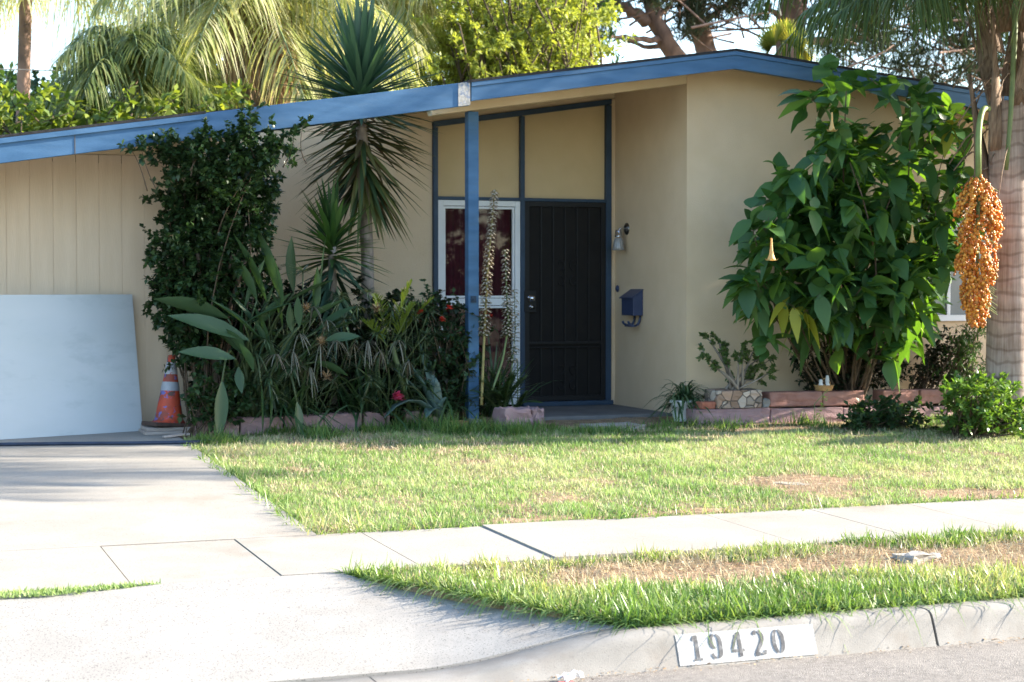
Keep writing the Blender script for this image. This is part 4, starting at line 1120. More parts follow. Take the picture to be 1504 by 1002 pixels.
# acanthus leaves at their foot
b = np.array([5.40, 14.42, .42]); r = plant('acanthus', b, 'broad leafed plant at the foot of the flower spikes', 'plant'); gl, gs = G(), G()
for (tx, ty, Y, W_) in ((815, 592, 14.1, .05), (800, 552, 14.2, .10), (770, 545, 14.3, .10), (690, 560, 14.2, .09), (735, 540, 14.3, .09), (755, 560, 14.1, .09), (715, 575, 14.1, .08), (785, 575, 14.15, .07), (700, 540, 14.4, .07), (670, 575, 14.2, .06), (760, 530, 14.5, .08)):
    B = P(tx, ty, Y); A = b + rng.normal(0, .04, 3) * [1, 1, 0] + [0, 0, .06]; L_ = np.linalg.norm(B - A); d0 = nrm((B - A) / L_ + [0, 0, .7]); 
    n = 16; t = np.linspace(.25, 1, n); dr = (d0[2] * L_ - (B - A)[2]) / L_
    C = A + d0 * (L_ * t)[:, None]; C[:, 2] -= dr * L_ * t ** 2
    gs.tube(np.vstack([A, C]), .005, 5); T = np.gradient(C, axis=0); T = nrm(T); sd = nrm(np.cross(T, [0, 0, 1.]))
    wv = W_ * np.sin(np.pi * np.linspace(.12, .98, n)) ** .7
    for s_ in (-1, 1):
        V, F = blades(C, sd * s_ + T * .6 + [0, 0, .1], wv * rng.uniform(.8, 1.2, n), .026, .3, (1, 1, .7, .1), 3, .15); gl.add(V, F)
gs.build('stem', M['stem'], r, smooth=True); gl.build('leaf', M['acanthus'], r, smooth=True)
# blue agave with thick leaves
b = np.array([4.72, 14.35, .42]); r = plant('agave', b, 'blue green agave with thick leaves over the edging blocks', 'plant'); gl = G()
for (tx, ty, Y, W_, dr) in ((560, 622, 14.1, .05, 1.0), (625, 622, 14.05, .06, .9), (590, 520, 14.4, .035, .1), (612, 500, 14.5, .05, .05), (640, 560, 14.3, .045, .4), (575, 545, 14.35, .035, .2), (605, 545, 14.3, .05, .1), (628, 530, 14.5, .04, .2), (655, 590, 14.25, .04, .5)):
    B = P(tx, ty, Y); d0 = (B - b); L_ = np.linalg.norm(d0); d0 = d0 / L_ + [0, 0, dr]
    V, F = blades(b + [0, 0, .05], d0, L_ * np.linalg.norm(d0) * .95, W_, dr / np.linalg.norm(d0), (.7, 1, 1, .85, .6, .05), 3, .45)
    o = G().add(V, F).build('leaf', M['agave'], r, smooth=True); m_ = o.modifiers.new('thick', 'SOLIDIFY'); m_.thickness = .006
c = P(583, 584, 14.2); r = plant('pink_flower', c - [0, 0, .2], 'bright pink flower head above the sloped edging block', 'flower')
g = G(); g.tube([c - [0, -.05, .2], c], [.004, .004], 5); g.build('stem', M['stem'], r)
k = 70; V, F = blades(np.tile(c, (k, 1)) + rng.normal(0, .012, (k, 3)), rand_dirs(k, -.15, 1), .06, .014, .2, (.4, .9, 1, .5), 2); G().add(V, F).build('bloom', M['pink'], r, smooth=True)

# ---- porch side ----------------------------------------------------
b = np.array([7.06, 14.22, .58]); r = plant('strappy_plant', b, 'strappy arching plant growing from the white pot', 'plant')
k = 130; e = rng.uniform(.25, 1.4, k); a = rng.uniform(0, 6.28, k)
V, F = blades(b + rng.normal(0, .04, (k, 3)), np.stack([np.cos(a) * np.cos(e), np.sin(a) * np.cos(e), np.sin(e)], -1), rng.uniform(.3, .52, k), .010, rng.uniform(.5, 1.1, k), (.7, 1, 1, .8, .1), 3, .3)
G().add(V, F).build('leaf', M['spider'], r, smooth=True)
b = np.array([7.47, 14.0, .70]); r = plant('jade_shrub', b, 'small gnarled jade shrub in the stone clad planter', 'shrub')
je = np.array([P(x, y, 14.0 + rng.uniform(-.12, .12)) for x, y in ((1042, 500), (1055, 498), (1035, 520), (1062, 515), (1090, 512), (1105, 518), (1120, 525), (1132, 545), (1070, 530), (1085, 525), (1110, 540), (1098, 555), (1045, 540), (1128, 530), (1112, 560), (1075, 560))])
shrub(r, b, je, M['jade'], M['trunk_grey'], .017, .007, 4,   .08, 30, .038, .013, .05, LEAF3, 3, .1, .72, .1, .3, spread=.03)
# angel's trumpet
b = np.array([8.80, 14.2, .40]); tr_ = plant('trumpet_shrub', b, 'large leafy shrub with drooping green leaves and yellow trumpet flowers', 'shrub')
poly = [(1090, 400), (1100, 340), (1140, 300), (1140, 260), (1180, 215), (1170, 160), (1210, 118), (1290, 105), (1370, 120), (1415, 170), (1425, 300), (1410, 420), (1402, 455), (1350, 475), (1290, 465), (1235, 450), (1190, 450), (1125, 425), (1092, 412)]
hole = [(1250, 150), (1330, 160), (1365, 245), (1320, 265), (1262, 215)]
e = []
for q in fill(poly, 175, 13.6, .55):
    v = q - [0, 0, CZ]; D = v @ _fw; xx, yy_ = 752 + FPX * (v @ _rt) / D, 501 - FPX * (v @ _up) / D
    if not (inpoly(np.array([xx]), np.array([yy_]), hole)[0] and rng.random() < .93): e.append(q)
shrub(tr_, b, np.array(e), M['trumpetleaf'], M['twig'], .016, .005, 3, .18, 6, .215, .062, .32, (.08, .75, 1, .85, .5, .05), 3, .18, .6, .12, -.12, out=.6, lv=.5, draw=.16)
shrub(tr_, b, np.array([P(x, y, 13.3) for x, y in ((1165, 450), (1185, 455), (1330, 455), (1395, 190))]), M['trumpetyellow'], M['twig'], .008, .004, 2, .1, 3, .2, .05, .7, (.08, .75, 1, .85, .5, .05), 3, .18, .9, .12, -.3, leaf_name='pale_leaves', stem_name='twig')
g = G()
for q in range(2): g.tube(bez(b + [rng.normal(0, .05), rng.normal(0, .05), 0], b + [rng.normal(0, .12), rng.normal(0, .08), .9], b + [rng.normal(-.1, .45), rng.normal(-.1, .2), 1.9], 9), np.linspace(.035, .02, 9), 7)
g.build('trunk', M['twig'], tr_, smooth=True)
for (x, y, Y, s_) in ((1222, 165, 13.0, .62), (1133, 350, 12.95, .72), (1340, 330, 12.95, .6)):
    c = P(x, y, Y); g = G(); g.lathe(c - [0, 0, .26 * s_], [(.088 * s_, .016), (.062 * s_, -.004), (.046 * s_, .02 * s_), (.028 * s_, .07 * s_), (.017 * s_, .14 * s_), (.010 * s_, .26 * s_)], 10)
    g.V[0][:10:2, 2] -= .03 * s_; g.V[0][:10:2, :2] = c[:2] + (g.V[0][:10:2, :2] - c[:2]) * .72
    g.build('trumpet_flower', M['trumpetflower'], tr_, smooth=True)
for (nm, b, poly, n, Y, lb, mt) in (('dark_bush', (8.55, 14.28, .45), [(1165, 515), (1200, 495), (1300, 490), (1345, 500), (1330, 570), (1180, 572)], 95, 14.15, 'dark small leafed bush under the trumpet shrub behind the basket', 'darkbush'),
                                    ('dark_bush', (9.55, 14.25, .45), [(1350, 505), (1385, 485), (1405, 500), (1405, 548), (1360, 548)], 30, 14.2, 'dark small leafed bush against the wall left of the palm', 'darkbush'),
                                    ('fern_bush', (9.75, 14.0, .45), [(1398, 490), (1440, 465), (1452, 545), (1402, 545)], 40, 13.9, 'feathery green bush between wall and palm trunk', 'fern')):
    r = plant(nm, b, lb, 'bush')
    shrub(r, b, fill(poly, n, Y, .14), M[mt], M['twig'], .008, .002, 4, .13, 10, .045 if mt == 'darkbush' else .06, .015 if mt == 'darkbush' else .008, .25)
b = np.array([9.05, 12.55, .33]); r = plant('round_bush', b, 'glossy light green round bush before the palm trunk', 'bush')
shrub(r, b, fill([(1385, 610), (1392, 570), (1425, 548), (1470, 562), (1500, 590), (1530, 600), (1530, 640), (1400, 640)], 90, 12.5, .32), M['bushleaf'], M['twig'], .010, .003, 4, .12, 12, .06, .017, .15, LEAF3, 3, .15, .6, .15, .25)
b = np.array([8.35, 13.2, .36]); r = plant('low_plant', b, 'low leafy green plants before the block wall', 'plant')
shrub(r, b, fill([(1235, 628), (1265, 598), (1320, 585), (1365, 600), (1375, 640), (1250, 642)], 70, 13.2, .25), M['deep'], M['twig'], .006, .002, 3, .09, 10, .055, .02, .2, zdir=.2)
b = np.array([8.05, 13.55, .38]); r = plant('weed_stalk', b, 'thin lit weed stalk standing before the red blocks', 'weed')
g = G(); st = np.array([b, b + [.0, 0, .2], P(1216, 572, 13.55)]); g.tube(st, .004, 5); g.build('stem', M['stem'], r)
k = 40; u = rng.uniform(0, 1, k); V, F = blades(b + (st[-1] - b) * u[:, None], rand_dirs(k, -.2, .6), .06 * (1.1 - u * .7), .014, .3, LEAF3, 3, .2); G().add(V, F).build('foliage', M['bushleaf'], r)

# ---- the palm at the right -----------------------------------------
pc = np.array([9.66, 12.9, .30])
pm = plant('queen_palm', pc, 'nearest palm with ringed trunk and a hanging cluster of orange fruit', 'palm')
zs_ = np.linspace(.25, 3.3, 60); rad = np.interp(zs_, [.25, .5, .9, 3.3], [.27, .225, .20, .185]) 
g = G(); g.tube(np.stack([9.66 + .012 * np.sin(zs_), 12.9 + zs_ * 0, zs_], -1), rad, 22); g.build('trunk', M['palm_bark'], pm, smooth=True)
gb, gg = G(), G()
for k in range(17):
    a = k * 2.4 + .4; z0 = 2.35 + k * .13; d = np.array([math.cos(a), math.sin(a), 0]); e = R(80 - k * .6)
    base = np.array([9.66, 12.9, z0]) + d * .165; dd = d * math.cos(e) + np.array([0, 0, math.sin(e)])
    V, F = blades(base, dd, rng.uniform(1.0, 1.5), .13, .0, (1, .95, .7, .45, .3, .22, .18), 3, -.35, 0); (gb if k % 5 else gg).add(V, F)
    for q in range(6):
        f0 = base + rng.normal(0, .05, 3); V, F = blades(f0 + [0, 0, rng.uniform(0, .8)], d + rng.normal(0, .5, 3) + [0, 0, -.2], rng.uniform(.15, .45), .004, rng.uniform(.3, 1.2), (1, 1, .8, .3), 2); gb.add(V, F)
o = gb.build('leaf_sheath', M['boot'], pm, smooth=True); m_ = o.modifiers.new('thick', 'SOLIDIFY'); m_.thickness = .012
o = gg.build('green_sheath', M['stem'], pm, smooth=True); m_ = o.modifiers.new('thick', 'SOLIDIFY'); m_.thickness = .015
for (x, y, tx, ty) in ((1492, -40, 1478, 250),):
    g = G(); A, B = P(x, y, 12.66), P(tx, ty, 12.70); g.tube(bez(A, (A + B) / 2 + [.02, -.03, 0], B, 8), np.linspace(.030, .018, 8), 8); g.build('leaf_stalk', M['stem'], pm, smooth=True)
fr_dirs = [(-165, 22, 1.9, .50), (-176, 6, 1.7, .42), (168, 22, 1.8, .55), (155, 12, 1.8, .45), (-150, 14, 2.0, .5), (-135, 30, 2.4, .6), (-118, 12, 2.2, .5), (140, 0, 1.7, .3), (-158, -8, 1.6, .3), (-100, 28, 2.6, .6), (130, 30, 2.8, .6), (105, 20, 2.8, .6), (75, 30, 3.0, .6), (45, 18, 3.0, .6), (20, 30, 3.1, .6), (0, 12, 2.9, .6), (-25, 26, 3.1, .62), (-50, 18, 3.0, .6), (-75, 8, 2.4, .5), (-165, 60, 2.6, .62), (-140, 55, 3.0, .7), (160, 64, 2.6, .62), (60, 55, 3, .8), (-60, 55, 3, .8), (-20, 60, 3, .8), (100, 60, 3, .8), (-128, -4, 1.6, .35), (-70, 15, 2.9, .5), (-88, 5, 2.9, .45), (-104, 18, 2.9, .5), (-55, 2, 2.8, .4), (-95, 35, 3.2, .6), (-80, -8, 2.4, .3)]
for k, (a, e, L_, dr) in enumerate(fr_dirs):
    a, e = R(a + rng.normal(0, 4)), R(e); gl, gs = G(), G()
    d = (math.cos(a) * math.cos(e), math.sin(a) * math.cos(e), math.sin(e))
    frond(gl, gs, (9.66 + .1 * math.cos(a), 12.9 + .1 * math.sin(a), 4.50 + .015 * k), d, L_, dr, .55, 70, .95, .0085, .020, .12, lift=.05, ang=.6)
    st_ = gs.build('frond', M['stem'], pm, smooth=True); gl.build('leaflets', M['palmleaf'], st_, smooth=True)
# fruit
fc, fl = P(1437, 258, 12.55), 1.30
ns, per = 110, 30; u0 = rng.uniform(0, .86, ns); a0 = np.arange(ns) * 2.4 + rng.normal(0, .3, ns); tq = np.linspace(.1, 1, per)
u = (u0[:, None] + (.16 + .06 * rng.random((ns, 1))) * tq ** 1.4).clip(0, 1).ravel(); n = ns * per
rad = (.215 * np.interp(u, [0, .08, .3, .6, .85, 1], [.5, .85, 1, .92, .66, .22]).reshape(ns, per) * rng.uniform(.82, 1.06, (ns, 1)) * tq ** .55).ravel(); a = (a0[:, None] + rng.normal(0, .10, (ns, per))).ravel()
C = fc + np.stack([rad * np.cos(a), rad * np.sin(a), -fl * u], -1) + rng.normal(0, .010, (n, 3))
th = np.linspace(0, 2 * np.pi, 6, endpoint=False); pr_ = [(.0, 1.05), (.72, .62), (1, 0), (.7, -.7), (.0, -1)]
un = np.array([[r_ * math.cos(q), r_ * math.sin(q), h] for r_, h in pr_ for q in th]); i = np.arange(4)[:, None] * 6; j = np.arange(6)[None]; uf = np.stack([i + j, i + (j + 1) % 6, i + 6 + (j + 1) % 6, i + 6 + j], -1).reshape(-1, 4)
sz = rng.uniform(.0095, .0160, n)
V = (C[:, None] + un[None] * sz[:, None, None] * [1, 1, 1.15]).reshape(-1, 3); F = (uf[None] + (np.arange(n) * 30)[:, None, None]).reshape(-1, 4)
fo = G().add(V, F[:, ::-1]).build('fruit_cluster', M['fruit'], pm, smooth=True); tag(fo, kind='stuff')
g = G(); g.tube(np.vstack([bez(P(1452, 160, 12.72), P(1438, 150, 12.6), P(1437, 210, 12.56), 8), P(1437, 262, 12.55)]), .026, 9); g.tube([fc, fc - [0, 0, 1.2]], [.02, .008], 6)
for q in range(70):
    z = rng.uniform(0, 1.1); a = rng.uniform(0, 6.28); rr_ = .17; g.tube([fc - [0, 0, z], fc + [rr_ * math.cos(a), rr_ * math.sin(a), -z - .12]], .003, 3, False)
g.build('fruit_stalk', M['fruitstem'], pm, smooth=True)

# ---- background trees ----------------------------------------------
def bgpalm(name, c, h0, r, nf, L, mat, lb, hang=.9, ll=.75, dead=0, el=(-20, 70), lean=0, W=.010, n=64, az=None):
    root = plant(name, (c[0] - lean, c[1], h0), lb, 'palm')
    g = G(); zz = np.linspace(h0, c[2], 12); g.tube(np.stack([np.interp(zz, [h0, c[2]], [c[0] - lean, c[0]]), zz * 0 + c[1], zz], -1), r, 10); g.build('trunk', M['pine_bark'] if lean else M['boot'], root, smooth=True)
    gl, gs = G(), G()
    for k in range(nf):
        a = k * 2.39996 + rng.normal(0, .2); e = R(el[0] + (el[1] - el[0]) * (k + .5) / nf)
        frond(gl, gs, c, (math.cos(a) * math.cos(e), math.sin(a) * math.cos(e), math.sin(e)), L * rng.uniform(.8, 1.15), .40 + .50 * (k + .5) / nf, ll, n, hang, W, .022, .12, lift=.05, ang=.6, rnd=.14)
    gs.build('frond', M['stem'], root, smooth=True); gl.build('crown', mat, root, smooth=True)
    if dead:
        g = G()
        for q in range(dead):
            A = c + rng.normal(0, .18, 3) + [0, 0, -.2]; k = 40; V, F = blades(A + np.c_[rng.normal(0, .10, (k, 2)), rng.uniform(-1.0, 0, k)], np.array([.1, 0, -1]) + rng.normal(0, .2, (k, 3)), .8, .02, .1, STRIP, 2); g.add(V, F)
        g.build('dead_fronds', M['dead'], root, smooth=True)
    return root


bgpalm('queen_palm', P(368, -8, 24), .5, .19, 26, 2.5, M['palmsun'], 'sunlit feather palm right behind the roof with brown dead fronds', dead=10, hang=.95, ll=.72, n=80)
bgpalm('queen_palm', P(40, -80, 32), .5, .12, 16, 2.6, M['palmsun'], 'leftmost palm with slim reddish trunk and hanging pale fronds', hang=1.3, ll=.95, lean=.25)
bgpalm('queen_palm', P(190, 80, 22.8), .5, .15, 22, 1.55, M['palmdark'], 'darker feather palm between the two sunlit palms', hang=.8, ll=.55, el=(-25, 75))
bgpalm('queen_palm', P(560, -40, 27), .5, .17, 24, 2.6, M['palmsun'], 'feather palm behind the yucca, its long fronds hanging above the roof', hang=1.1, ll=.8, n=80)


def bgtree(name, b, poly, n, Y, dY, mleaf, mst, lb, r0=.12, **kw):
    root = plant(name, b, lb, kw.pop('cat', 'tree'))
    d = dict(r0=r0 * .5, r1=.012, twigs=5, tl=.5, nl=14, L=.13, W=.03, droop=.1, tstart=.6, lift=.1, across=2, draw=.5, spread=.15, leaf_name='crown', stem_name='branches', prof=LEAF3)
    d.update(kw); shrub(root, b, fill(poly, n, Y, dY), mleaf, mst, **d)
    g = G(); b = np.asarray(b, float); g.tube([b - [0, 0, .3], b + [0, 0, 1.5], b + [.1, 0, 3]], [r0 * 1.2, r0, r0 * .8], 9); g.build('trunk', mst, root, smooth=True)
    return root


bgtree('leafy_tree', (10.6, 27, .5), [(622, 175), (640, 80), (665, 10), (700, -70), (870, -70), (872, -10), (885, 20), (866, 60), (885, 90), (860, 130), (700, 190)], 420, 26.5, 2.0, M['lime'], M['twig'], 'bright lime green bushy tree behind the roof', L=.10, W=.02, tl=.5, nl=40)
bgtree('hedge_shrub', (1.9, 22, .5), [(-40, 165), (60, 160), (130, 168), (250, 160), (330, 150), (330, 220), (-40, 240)], 150, 22, .8, M['hedge'], M['twig'], 'sunlit yellow green shrubs just behind the garage roof', r0=.05, cat='shrub', L=.12, W=.04, tl=.4)
bgtree('dark_tree', (2.2, 40, .5), [(-60, 140), (10, 118), (60, 140), (110, 150), (190, 110), (300, 120), (340, 200), (-60, 220)], 170, 39, 2.0, M['deep'], M['twig'], 'dark green round tree far behind at the left', L=.22, W=.07, tl=.8)
bgtree('leafy_tree', (6.5, 40, .5), [(250, -10), (330, -60), (500, -80), (660, -60), (660, 120), (420, 170), (270, 150)], 230, 40, 2.0, M['hedge'], M['twig'], 'yellow green tree far behind the feather palms', L=.22, W=.07, tl=.9)
bgtree('dark_conifer', (14.2, 34, .5), [(760, -70), (850, -70), (850, 20), (820, 40), (770, 35)], 120, 34, 1.5, M['deep'], M['pine_bark'], 'dark conifer top behind the lime green tree', L=.25, W=.03, tl=.8, nl=18)
r = plant('tree_trunk', (14.9, 32.4, .5), 'bare orange lit trunk rising behind the lime green tree', 'tree')
g = G(); g.tube([[14.9, 32.4, .5], P(828, 45, 31.5), P(826, -60, 31.5)], [.14, .11, .09], 8); g.build('trunk', M['pine_bark'], r, smooth=True)


def pine(b, stems, branches, poly, n, lb, Y):
    root = plant('pine_tree', b, lb, 'pine')
    g = G()
    for pts, r0, r1 in stems:
        C = np.vstack([[b], [P(*q) for q in pts]]); t = np.linspace(0, 1, len(C)); tt = np.linspace(0, 1, 24); g.tube(np.stack([np.interp(tt, t, C[:, i]) for i in range(3)], -1) + rng.normal(0, .015, (24, 3)), np.linspace(r0, r1, 24), 10)
    g.build('trunk', M['pine_bark'], root, smooth=True)
    g = G()
    for pts, r0 in branches:
        C = np.array([P(*q) for q in pts]); t = np.linspace(0, 1, len(C)); tt = np.linspace(0, 1, 10); g.tube(np.stack([np.interp(tt, t, C[:, i]) for i in range(3)], -1) + rng.normal(0, .03, (10, 3)), np.linspace(r0, r0 * .35, 10), 6)
    g.build('branch', M['pine_bark'], root, smooth=True)
    E_ = fill(poly, n, Y, 1.8); k = 60; pos = np.repeat(E_, k, 0) + rng.normal(0, .16, (n * k, 3)) * [1, 1, .7]
    V, F = blades(pos, rand_dirs(n * k, -.3, 1), .28, .016, .1, (1, 1, .2), 2); G().add(V, F).build('crown', M['needle'], root, smooth=True)
    g = G()
    for q in E_[::2]: g.tube(bez(q + rng.normal(0, .9, 3) * [1, .5, .4] - [0, 0, .3], q + rng.normal(0, .2, 3), q, 5), [.03, .025, .02, .012, .006], 4, False)
    g.build('twigs', M['pine_bark'], root, smooth=True)


pine((17.9, 36, .5), [([(1010, 110, 36), (985, 72, 36), (962, 30, 36), (945, -40, 36)], .25, .17)],
     [([(972, 60, 36), (930, 56, 35.5), (884, 58, 35)], .09), ([(975, 72, 36), (930, 66, 36.5), (900, 52, 37)], .07), ([(950, 32, 36), (915, 8, 36), (890, -20, 36)], .16), ([(930, 18, 36), (895, 14, 36), (870, 20, 36)], .06), ([(960, 30, 36), (1000, -10, 36)], .08)],
     [(880, -50), (960, -40), (1000, -20), (990, 20), (965, 5), (905, 10), (890, 45), (880, 60)], 40, 'leftmost pine with a leaning reddish trunk and thin bare branches', 36)
pine((18.6, 37, .5), [([(1042, 110, 37), (1036, 68, 37), (1020, 20, 37), (1008, -50, 37)], .29, .21)],
     [([(1018, 20, 37), (990, -5, 37)], .1), ([(1028, 40, 37), (1060, 10, 37), (1090, -10, 36.5)], .1)],
     [(985, -40), (1090, -60), (1085, 15), (1060, 40), (1010, 58), (990, 50), (1000, 15)], 80, 'middle pine with a straight reddish trunk', 37)
pine((20.7, 36, .5), [([(1160, 110, 36), (1160, 70, 36), (1164, 20, 36), (1170, -50, 36)], .38, .32)],
     [([(1175, 20, 36), (1230, 5, 36), (1290, 8, 36)], .12), ([(1190, 62, 35.5), (1240, 60, 36), (1300, 50, 36)], .10), ([(1150, 30, 36), (1120, 5, 36)], .1)],
     [(1085, -60), (1480, -60), (1480, 120), (1420, 130), (1300, 120), (1240, 110), (1195, 80), (1225, 30), (1190, 5), (1130, 30), (1095, 40)], 330, 'rightmost pine with the thickest reddish trunk and broad dark crown', 36)
# fan palm
c = P(1152, 88, 21); r = plant('fan_palm', (c[0], c[1], .5), 'small yellow green fan palm just behind the roof ridge', 'palm')
g = G(); g.tube([[c[0], c[1], .5], c], [.12, .10], 8); g.build('trunk', M['boot'], r, smooth=True)
gl = G()
for k in range(13):
    a = k * 2.4; e = R(rng.uniform(-10, 75)); d = np.array([math.cos(a) * math.cos(e), math.sin(a) * math.cos(e) * .6, math.sin(e)]); h = c + d * .28
    q = np.linspace(-1.7, 1.7, 26); sd = nrm(np.cross(d, [0, .9, .3])); dd = d[None] * np.cos(q)[:, None] + sd[None] * np.sin(q)[:, None]
    V, F = blades(np.tile(h, (26, 1)), dd, .34, .022, .08, (.5, 1, .8, .05), 2); gl.add(V, F)
gl.build('crown', M['fan'], r, smooth=True)
# overhead cables
for (y1, y2, Y, lb) in ((91, 95, 23, 'upper thin cable crossing before the left palms'), (163, 157, 22.5, 'lower dark cable crossing just above the garage roof')):
    A, B = P(-900, y1 - 14, Y), P(1900, y2 + 40, Y + 22); g = G(); C = bez(A, (A + B) / 2 - [0, 0, .25], B, 30); g.tube(C, .009, 5); tag(g.build('overhead_cable', M['cable']), lb, 'cable', 'overhead cables')

# unseen trees added to the right, shaped to keep sun off the facade
def bigtree(c, rad, n, lb):
    root = plant('unseen_tree', (c[0], c[1], .4), lb, 'tree'); e = c + rand_dirs(n, -.95, 1) * np.array(rad) * rng.uniform(.5, 1, (n, 1)) ** .5
    shrub(root, (c[0], c[1], .5), e, M['deep'], M['twig'], .05, .015, 5, .5, 12, .24, .08, .15, LEAF3, 2, .1, .5, .1, draw=.2, leaf_name='crown', stem_name='trunk')


bigtree(np.array([16.6, 15.7, 8.2]), (2.2, 3.3, 3.2), 420, 'tall dense green tree right of the house, unseen, added for shade')
bigtree(np.array([16.2, 16.4, 3.8]), (2.2, 3.5, 3.6), 320, 'lower dense green tree right of the house, unseen, added for shade')
bigtree(np.array([18.6, 15.0, 5.2]), (1.8, 2.5, 2.2), 220, 'third dense green tree farther right, unseen, added for shade')
bigtree(np.array([13.0, -13, 3.4]), (3.2, 3, 3.6), 170, 'green tree across the street, nearest'); bigtree(np.array([19.0, -14, 3.8]), (3.4, 3, 4.0), 170, 'green tree across the street, farther right')

# ================================================================== GRASS
def lawnmask(x, y):
    b = vnoise(x, y, .55, 1) * .55 + vnoise(x, y, .22, 3) * .3 + vnoise(x, y, .09, 4) * .15
    return b


def scatter_grass(name, n, xr, yr, keep, hfun, W, mat, lean=.35, prof=(1, .8, .1), zoff=0.0, dr=.7, lv=(.5, 1.25)):
    x = rng.uniform(*xr, n); y = rng.uniform(*yr, n)
    k = keep(x, y); x, y = x[k], y[k]; N = len(x)
    h = hfun(x, y) * rng.uniform(*lv, N); a = rng.uniform(0, 6.28, N); e = np.abs(rng.normal(0, lean, N)); e = np.minimum(e, 1.45)
    cl = vnoise(x, y, .10, 9) * 6.28 * 3
    d = np.stack([np.cos(a) * np.sin(e) + .4 * np.cos(cl), np.sin(a) * np.sin(e) + .4 * np.sin(cl), np.cos(e)], -1)
    V, F = blades(np.stack([x, y, gz(y) - .002 + zoff], -1), d, h, W * rng.uniform(.6, 1.4, N), rng.uniform(0, dr, N), prof, 2, 0, rng.normal(0, .5, N))
    V[:, 2] = np.maximum(V[:, 2], gz(V[:, 1]) - .01)
    return tag(G().add(V, F).build(name, mat, smooth=True), kind='stuff')


def insideframe(x, y): return (x < .80 * y + .6)


bare = lambda x, y: np.exp(-(((x - 6.2) / .9) ** 2 + ((y - 10.75) / .30) ** 2)) * .36 + np.exp(-(((x - 7.4) / 1.0) ** 2 + ((y - 9.85) / .25) ** 2)) * .5 + np.exp(-(((x - 4.4) / .9) ** 2 + ((y - 9.7) / .10) ** 2)) * .45 + np.exp(-(((x - 7.6) / .6) ** 2 + ((y - 13.45) / .2) ** 2)) * .6
back = lambda x: np.interp(x, [2.4, 2.9, 4.2, 4.7, 5.7, 6.0, 7.0, 9.0, 10.8], [14.15, 14.18, 14.28, 14.2, 13.95, 13.65, 13.75, 13.7, 13.6])


def keep_lawn(x, y):
    edge = 2.42 + .05 * (vnoise(x, y, .15, 6) - .5)
    d = lawnmask(x, y) - bare(x, y) - .9 * np.clip((y - back(x) + .25) * 2, 0, .5)
    return (x > edge) & (y > 9.55 + .06 * (vnoise(x, y, .12, 7) - .2)) & (y < back(x) + .05) & insideframe(x, y) & (rng.random(len(x)) < np.clip((d - .12) * 3.2, 0, 1))


def tuft(x, y, sc=.16, sd=21): return np.clip((vnoise(x, y, sc, sd) - .3) * 1.8, 0, 1)


scatter_grass('lawn_grass', 540000, (2.38, 11.5), (9.52, 14.2), keep_lawn, lambda x, y: .022 + .034 * tuft(x, y) + .024 * vnoise(x, y, .6, 8), .0023, M['grass'], .85, (1, .9, .6, .08))
scatter_grass('dry_thatch', 110000, (2.45, 11.5), (9.56, 14.1), lambda x, y: insideframe(x, y) & (y < back(x)) & (rng.random(len(x)) > bare(x, y) * 1.6), lambda x, y: .05 + x * 0, .002, M['thatch'], 1.5, (1, 1, .3), 0, .1)
# rough edge tufts along the driveway and pavement
scatter_grass('edge_grass', 40000, (2.34, 11), (9.52, 13.6), lambda x, y: insideframe(x, y) & (((x < 2.50 + .14 * np.exp(-(y - 9.5) / .5)) & (vnoise(x, y, .2, 2) > .3 - .3 * (y < 10.4))) | ((y < 9.66 + .06 * np.exp(-np.abs(x - 2.9) / .5)) & (vnoise(x, y, .25, 3) > .45 - .45 * (x < 3.3)))), lambda x, y: .07 + .06 * vnoise(x, y, .12, 12) + .05 * (x + y < 13.2), .0034, M['grass_kerb'], .85, (.8, 1, .7, .08))
# tall grass and weeds in front of the beds
scatter_grass('tall_weeds', 42000, (2.5, 10.5), (13.3, 14.3), lambda x, y: (y < back(x) + .08) & (y > back(x) - .65 + .3 * vnoise(x, y, .3, 4)) & (rng.random(len(x)) < np.clip((vnoise(x, y, .28, 13) - .42) * 4, 0, 1)) & (bare(x, y) < .3), lambda x, y: .08 + .16 * np.clip(vnoise(x, y, .25, 14) - .3, 0, 1) + .10 * np.exp(-((x - 4.55) / .35) ** 2), .0035, M['grass_shade'], .35)
# parkway strip
pb = lambda x, y: np.exp(-(((x - 4.15) / 1.0) ** 2 + ((y - 7.85) / .27) ** 2)) * .75 + np.exp(-(((x - 6.6) / .9) ** 2 + ((y - 7.75) / .36) ** 2)) * .65 + np.exp(-(((x - 5.3) / .6) ** 2 + ((y - 7.8) / .25) ** 2)) * .45


def keep_park(x, y):
    d = lawnmask(x + 7, y) - pb(x, y) + .35 * np.exp(-((y - 6.95) / .28) ** 2) + .22 * np.exp(-((y - 8.35) / .12) ** 2) + .35 * np.exp(-((x - apron_edge(y)) / .35) ** 2)
    return (x > apron_edge(y) - .02 + .05 * vnoise(x, y, .1, 3)) & (y < 8.40 - .05 * vnoise(x, y, .12, 5)) & insideframe(x, y) & (rng.random(len(x)) < np.clip((d - .22) * 2.6, 0, 1))


scatter_grass('parkway_grass', 150000, (2.2, 8.4), (6.82, 8.42), keep_park, lambda x, y: .05 + .055 * tuft(x, y, .13) + .04 * np.exp(-((y - 6.95) / .45) ** 2) + .03 * np.exp(-((x - apron_edge(y)) / .4) ** 2), .0030, M['grass_kerb'], .95, (.7, 1, .85, .5, .06), 0, .8)
scatter_grass('parkway_thatch', 42000, (2.4, 8.4), (6.9, 8.36), lambda x, y: insideframe(x, y) & (x > apron_edge(y) + .04) & (rng.random(len(x)) > pb(x, y) * 1.1), lambda x, y: .06 + x * 0, .0018, M['thatch'], 1.5, (1, 1, .3), 0, .1)
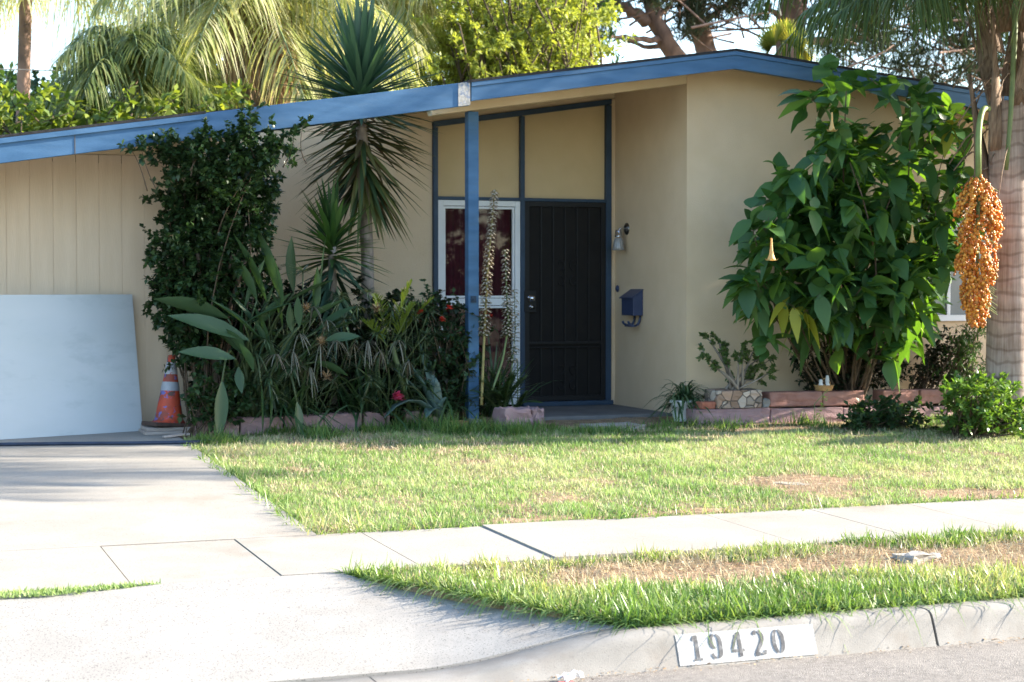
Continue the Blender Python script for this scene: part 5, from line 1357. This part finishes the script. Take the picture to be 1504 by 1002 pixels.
# long runners hanging over kerb and apron
n = 420; y = rng.uniform(6.84, 8.2, n); onk = rng.random(n) < .6; x = np.where(onk, rng.uniform(3.1, 7.0, n), apron_edge(y) + .03); y = np.where(onk, rng.uniform(6.76, 6.87, n), y)
d = np.where(onk[:, None], np.stack([rng.normal(-.1, .6, n), -np.ones(n) * .9, rng.uniform(.1, .7, n)], -1), np.stack([-np.ones(n) * .7, rng.normal(-.4, .4, n), rng.uniform(.2, .8, n)], -1))
V, F = blades(np.stack([x, y, gz(np.maximum(y, 6.87)) + .01], -1), d, rng.uniform(.08, .26, n), .0028, rng.uniform(.25, .9, n), (.8, 1, .9, .6, .1), 2)
tag(G().add(V, F).build('grass_runners', M['grass_kerb'], smooth=True), kind='stuff')
# grass in the joint at the left
scatter_grass('joint_grass', 9000, (-1.5, 1.34), (8.22, 8.40), lambda x, y: (y > 8.38 - .11 * np.clip((1.34 - x) / .5, 0, 1) - .02 * vnoise(x, y, .1, 3)) & (vnoise(x, y, .1, 4) > .15), lambda x, y: .028 + .02 * vnoise(x, y, .15, 5), .003, M['grass'], .6, zoff=.012)
# leaf litter along the gutter and under the beds
def litter(name, n, xr, yr, zf, s, keep=None):
    x = rng.uniform(*xr, n); y = rng.uniform(*yr, n)
    if keep is not None: k = keep(x, y); x, y = x[k], y[k]
    N = len(x); d = rand_dirs(N, -.15, .3)
    V, F = blades(np.stack([x, y, zf(x, y) + .004], -1), d, s * rng.uniform(.4, 1.4, N), s * .25 * rng.uniform(.3, 1.2, N), .1, (.3, 1, .3), 2, 0, rng.normal(0, .4, N)); tag(G().add(V, F).build(name, M['dead'], smooth=False), kind='stuff')


litter('gutter_litter', 5200, (1.2, 8), (6.50, 6.66), lambda x, y: x * 0 + .004, .016, lambda x, y: rng.random(len(x)) < np.exp(-(6.655 - y) / .035) * (vnoise(x, y, .3, 3) + .3))
litter('soil_litter', 9000, (2.5, 10.5), (9.6, 14.4), lambda x, y: gz(y) + .008, .022, lambda x, y: (bare(x, y) > .25) | (y > back(x) - .3))
litter('parkway_litter', 7000, (2.6, 8), (7.1, 8.35), lambda x, y: gz(y) + .008, .020, lambda x, y: (pb(x, y) > .2) & (x > apron_edge(y) + .1) & insideframe(x, y))
litter('apron_litter', 500, (1.6, 3.1), (6.7, 8.3), lambda x, y: apz(x, y), .018, lambda x, y: (apron_edge(y) - x < .16) & (apron_edge(y) > x))
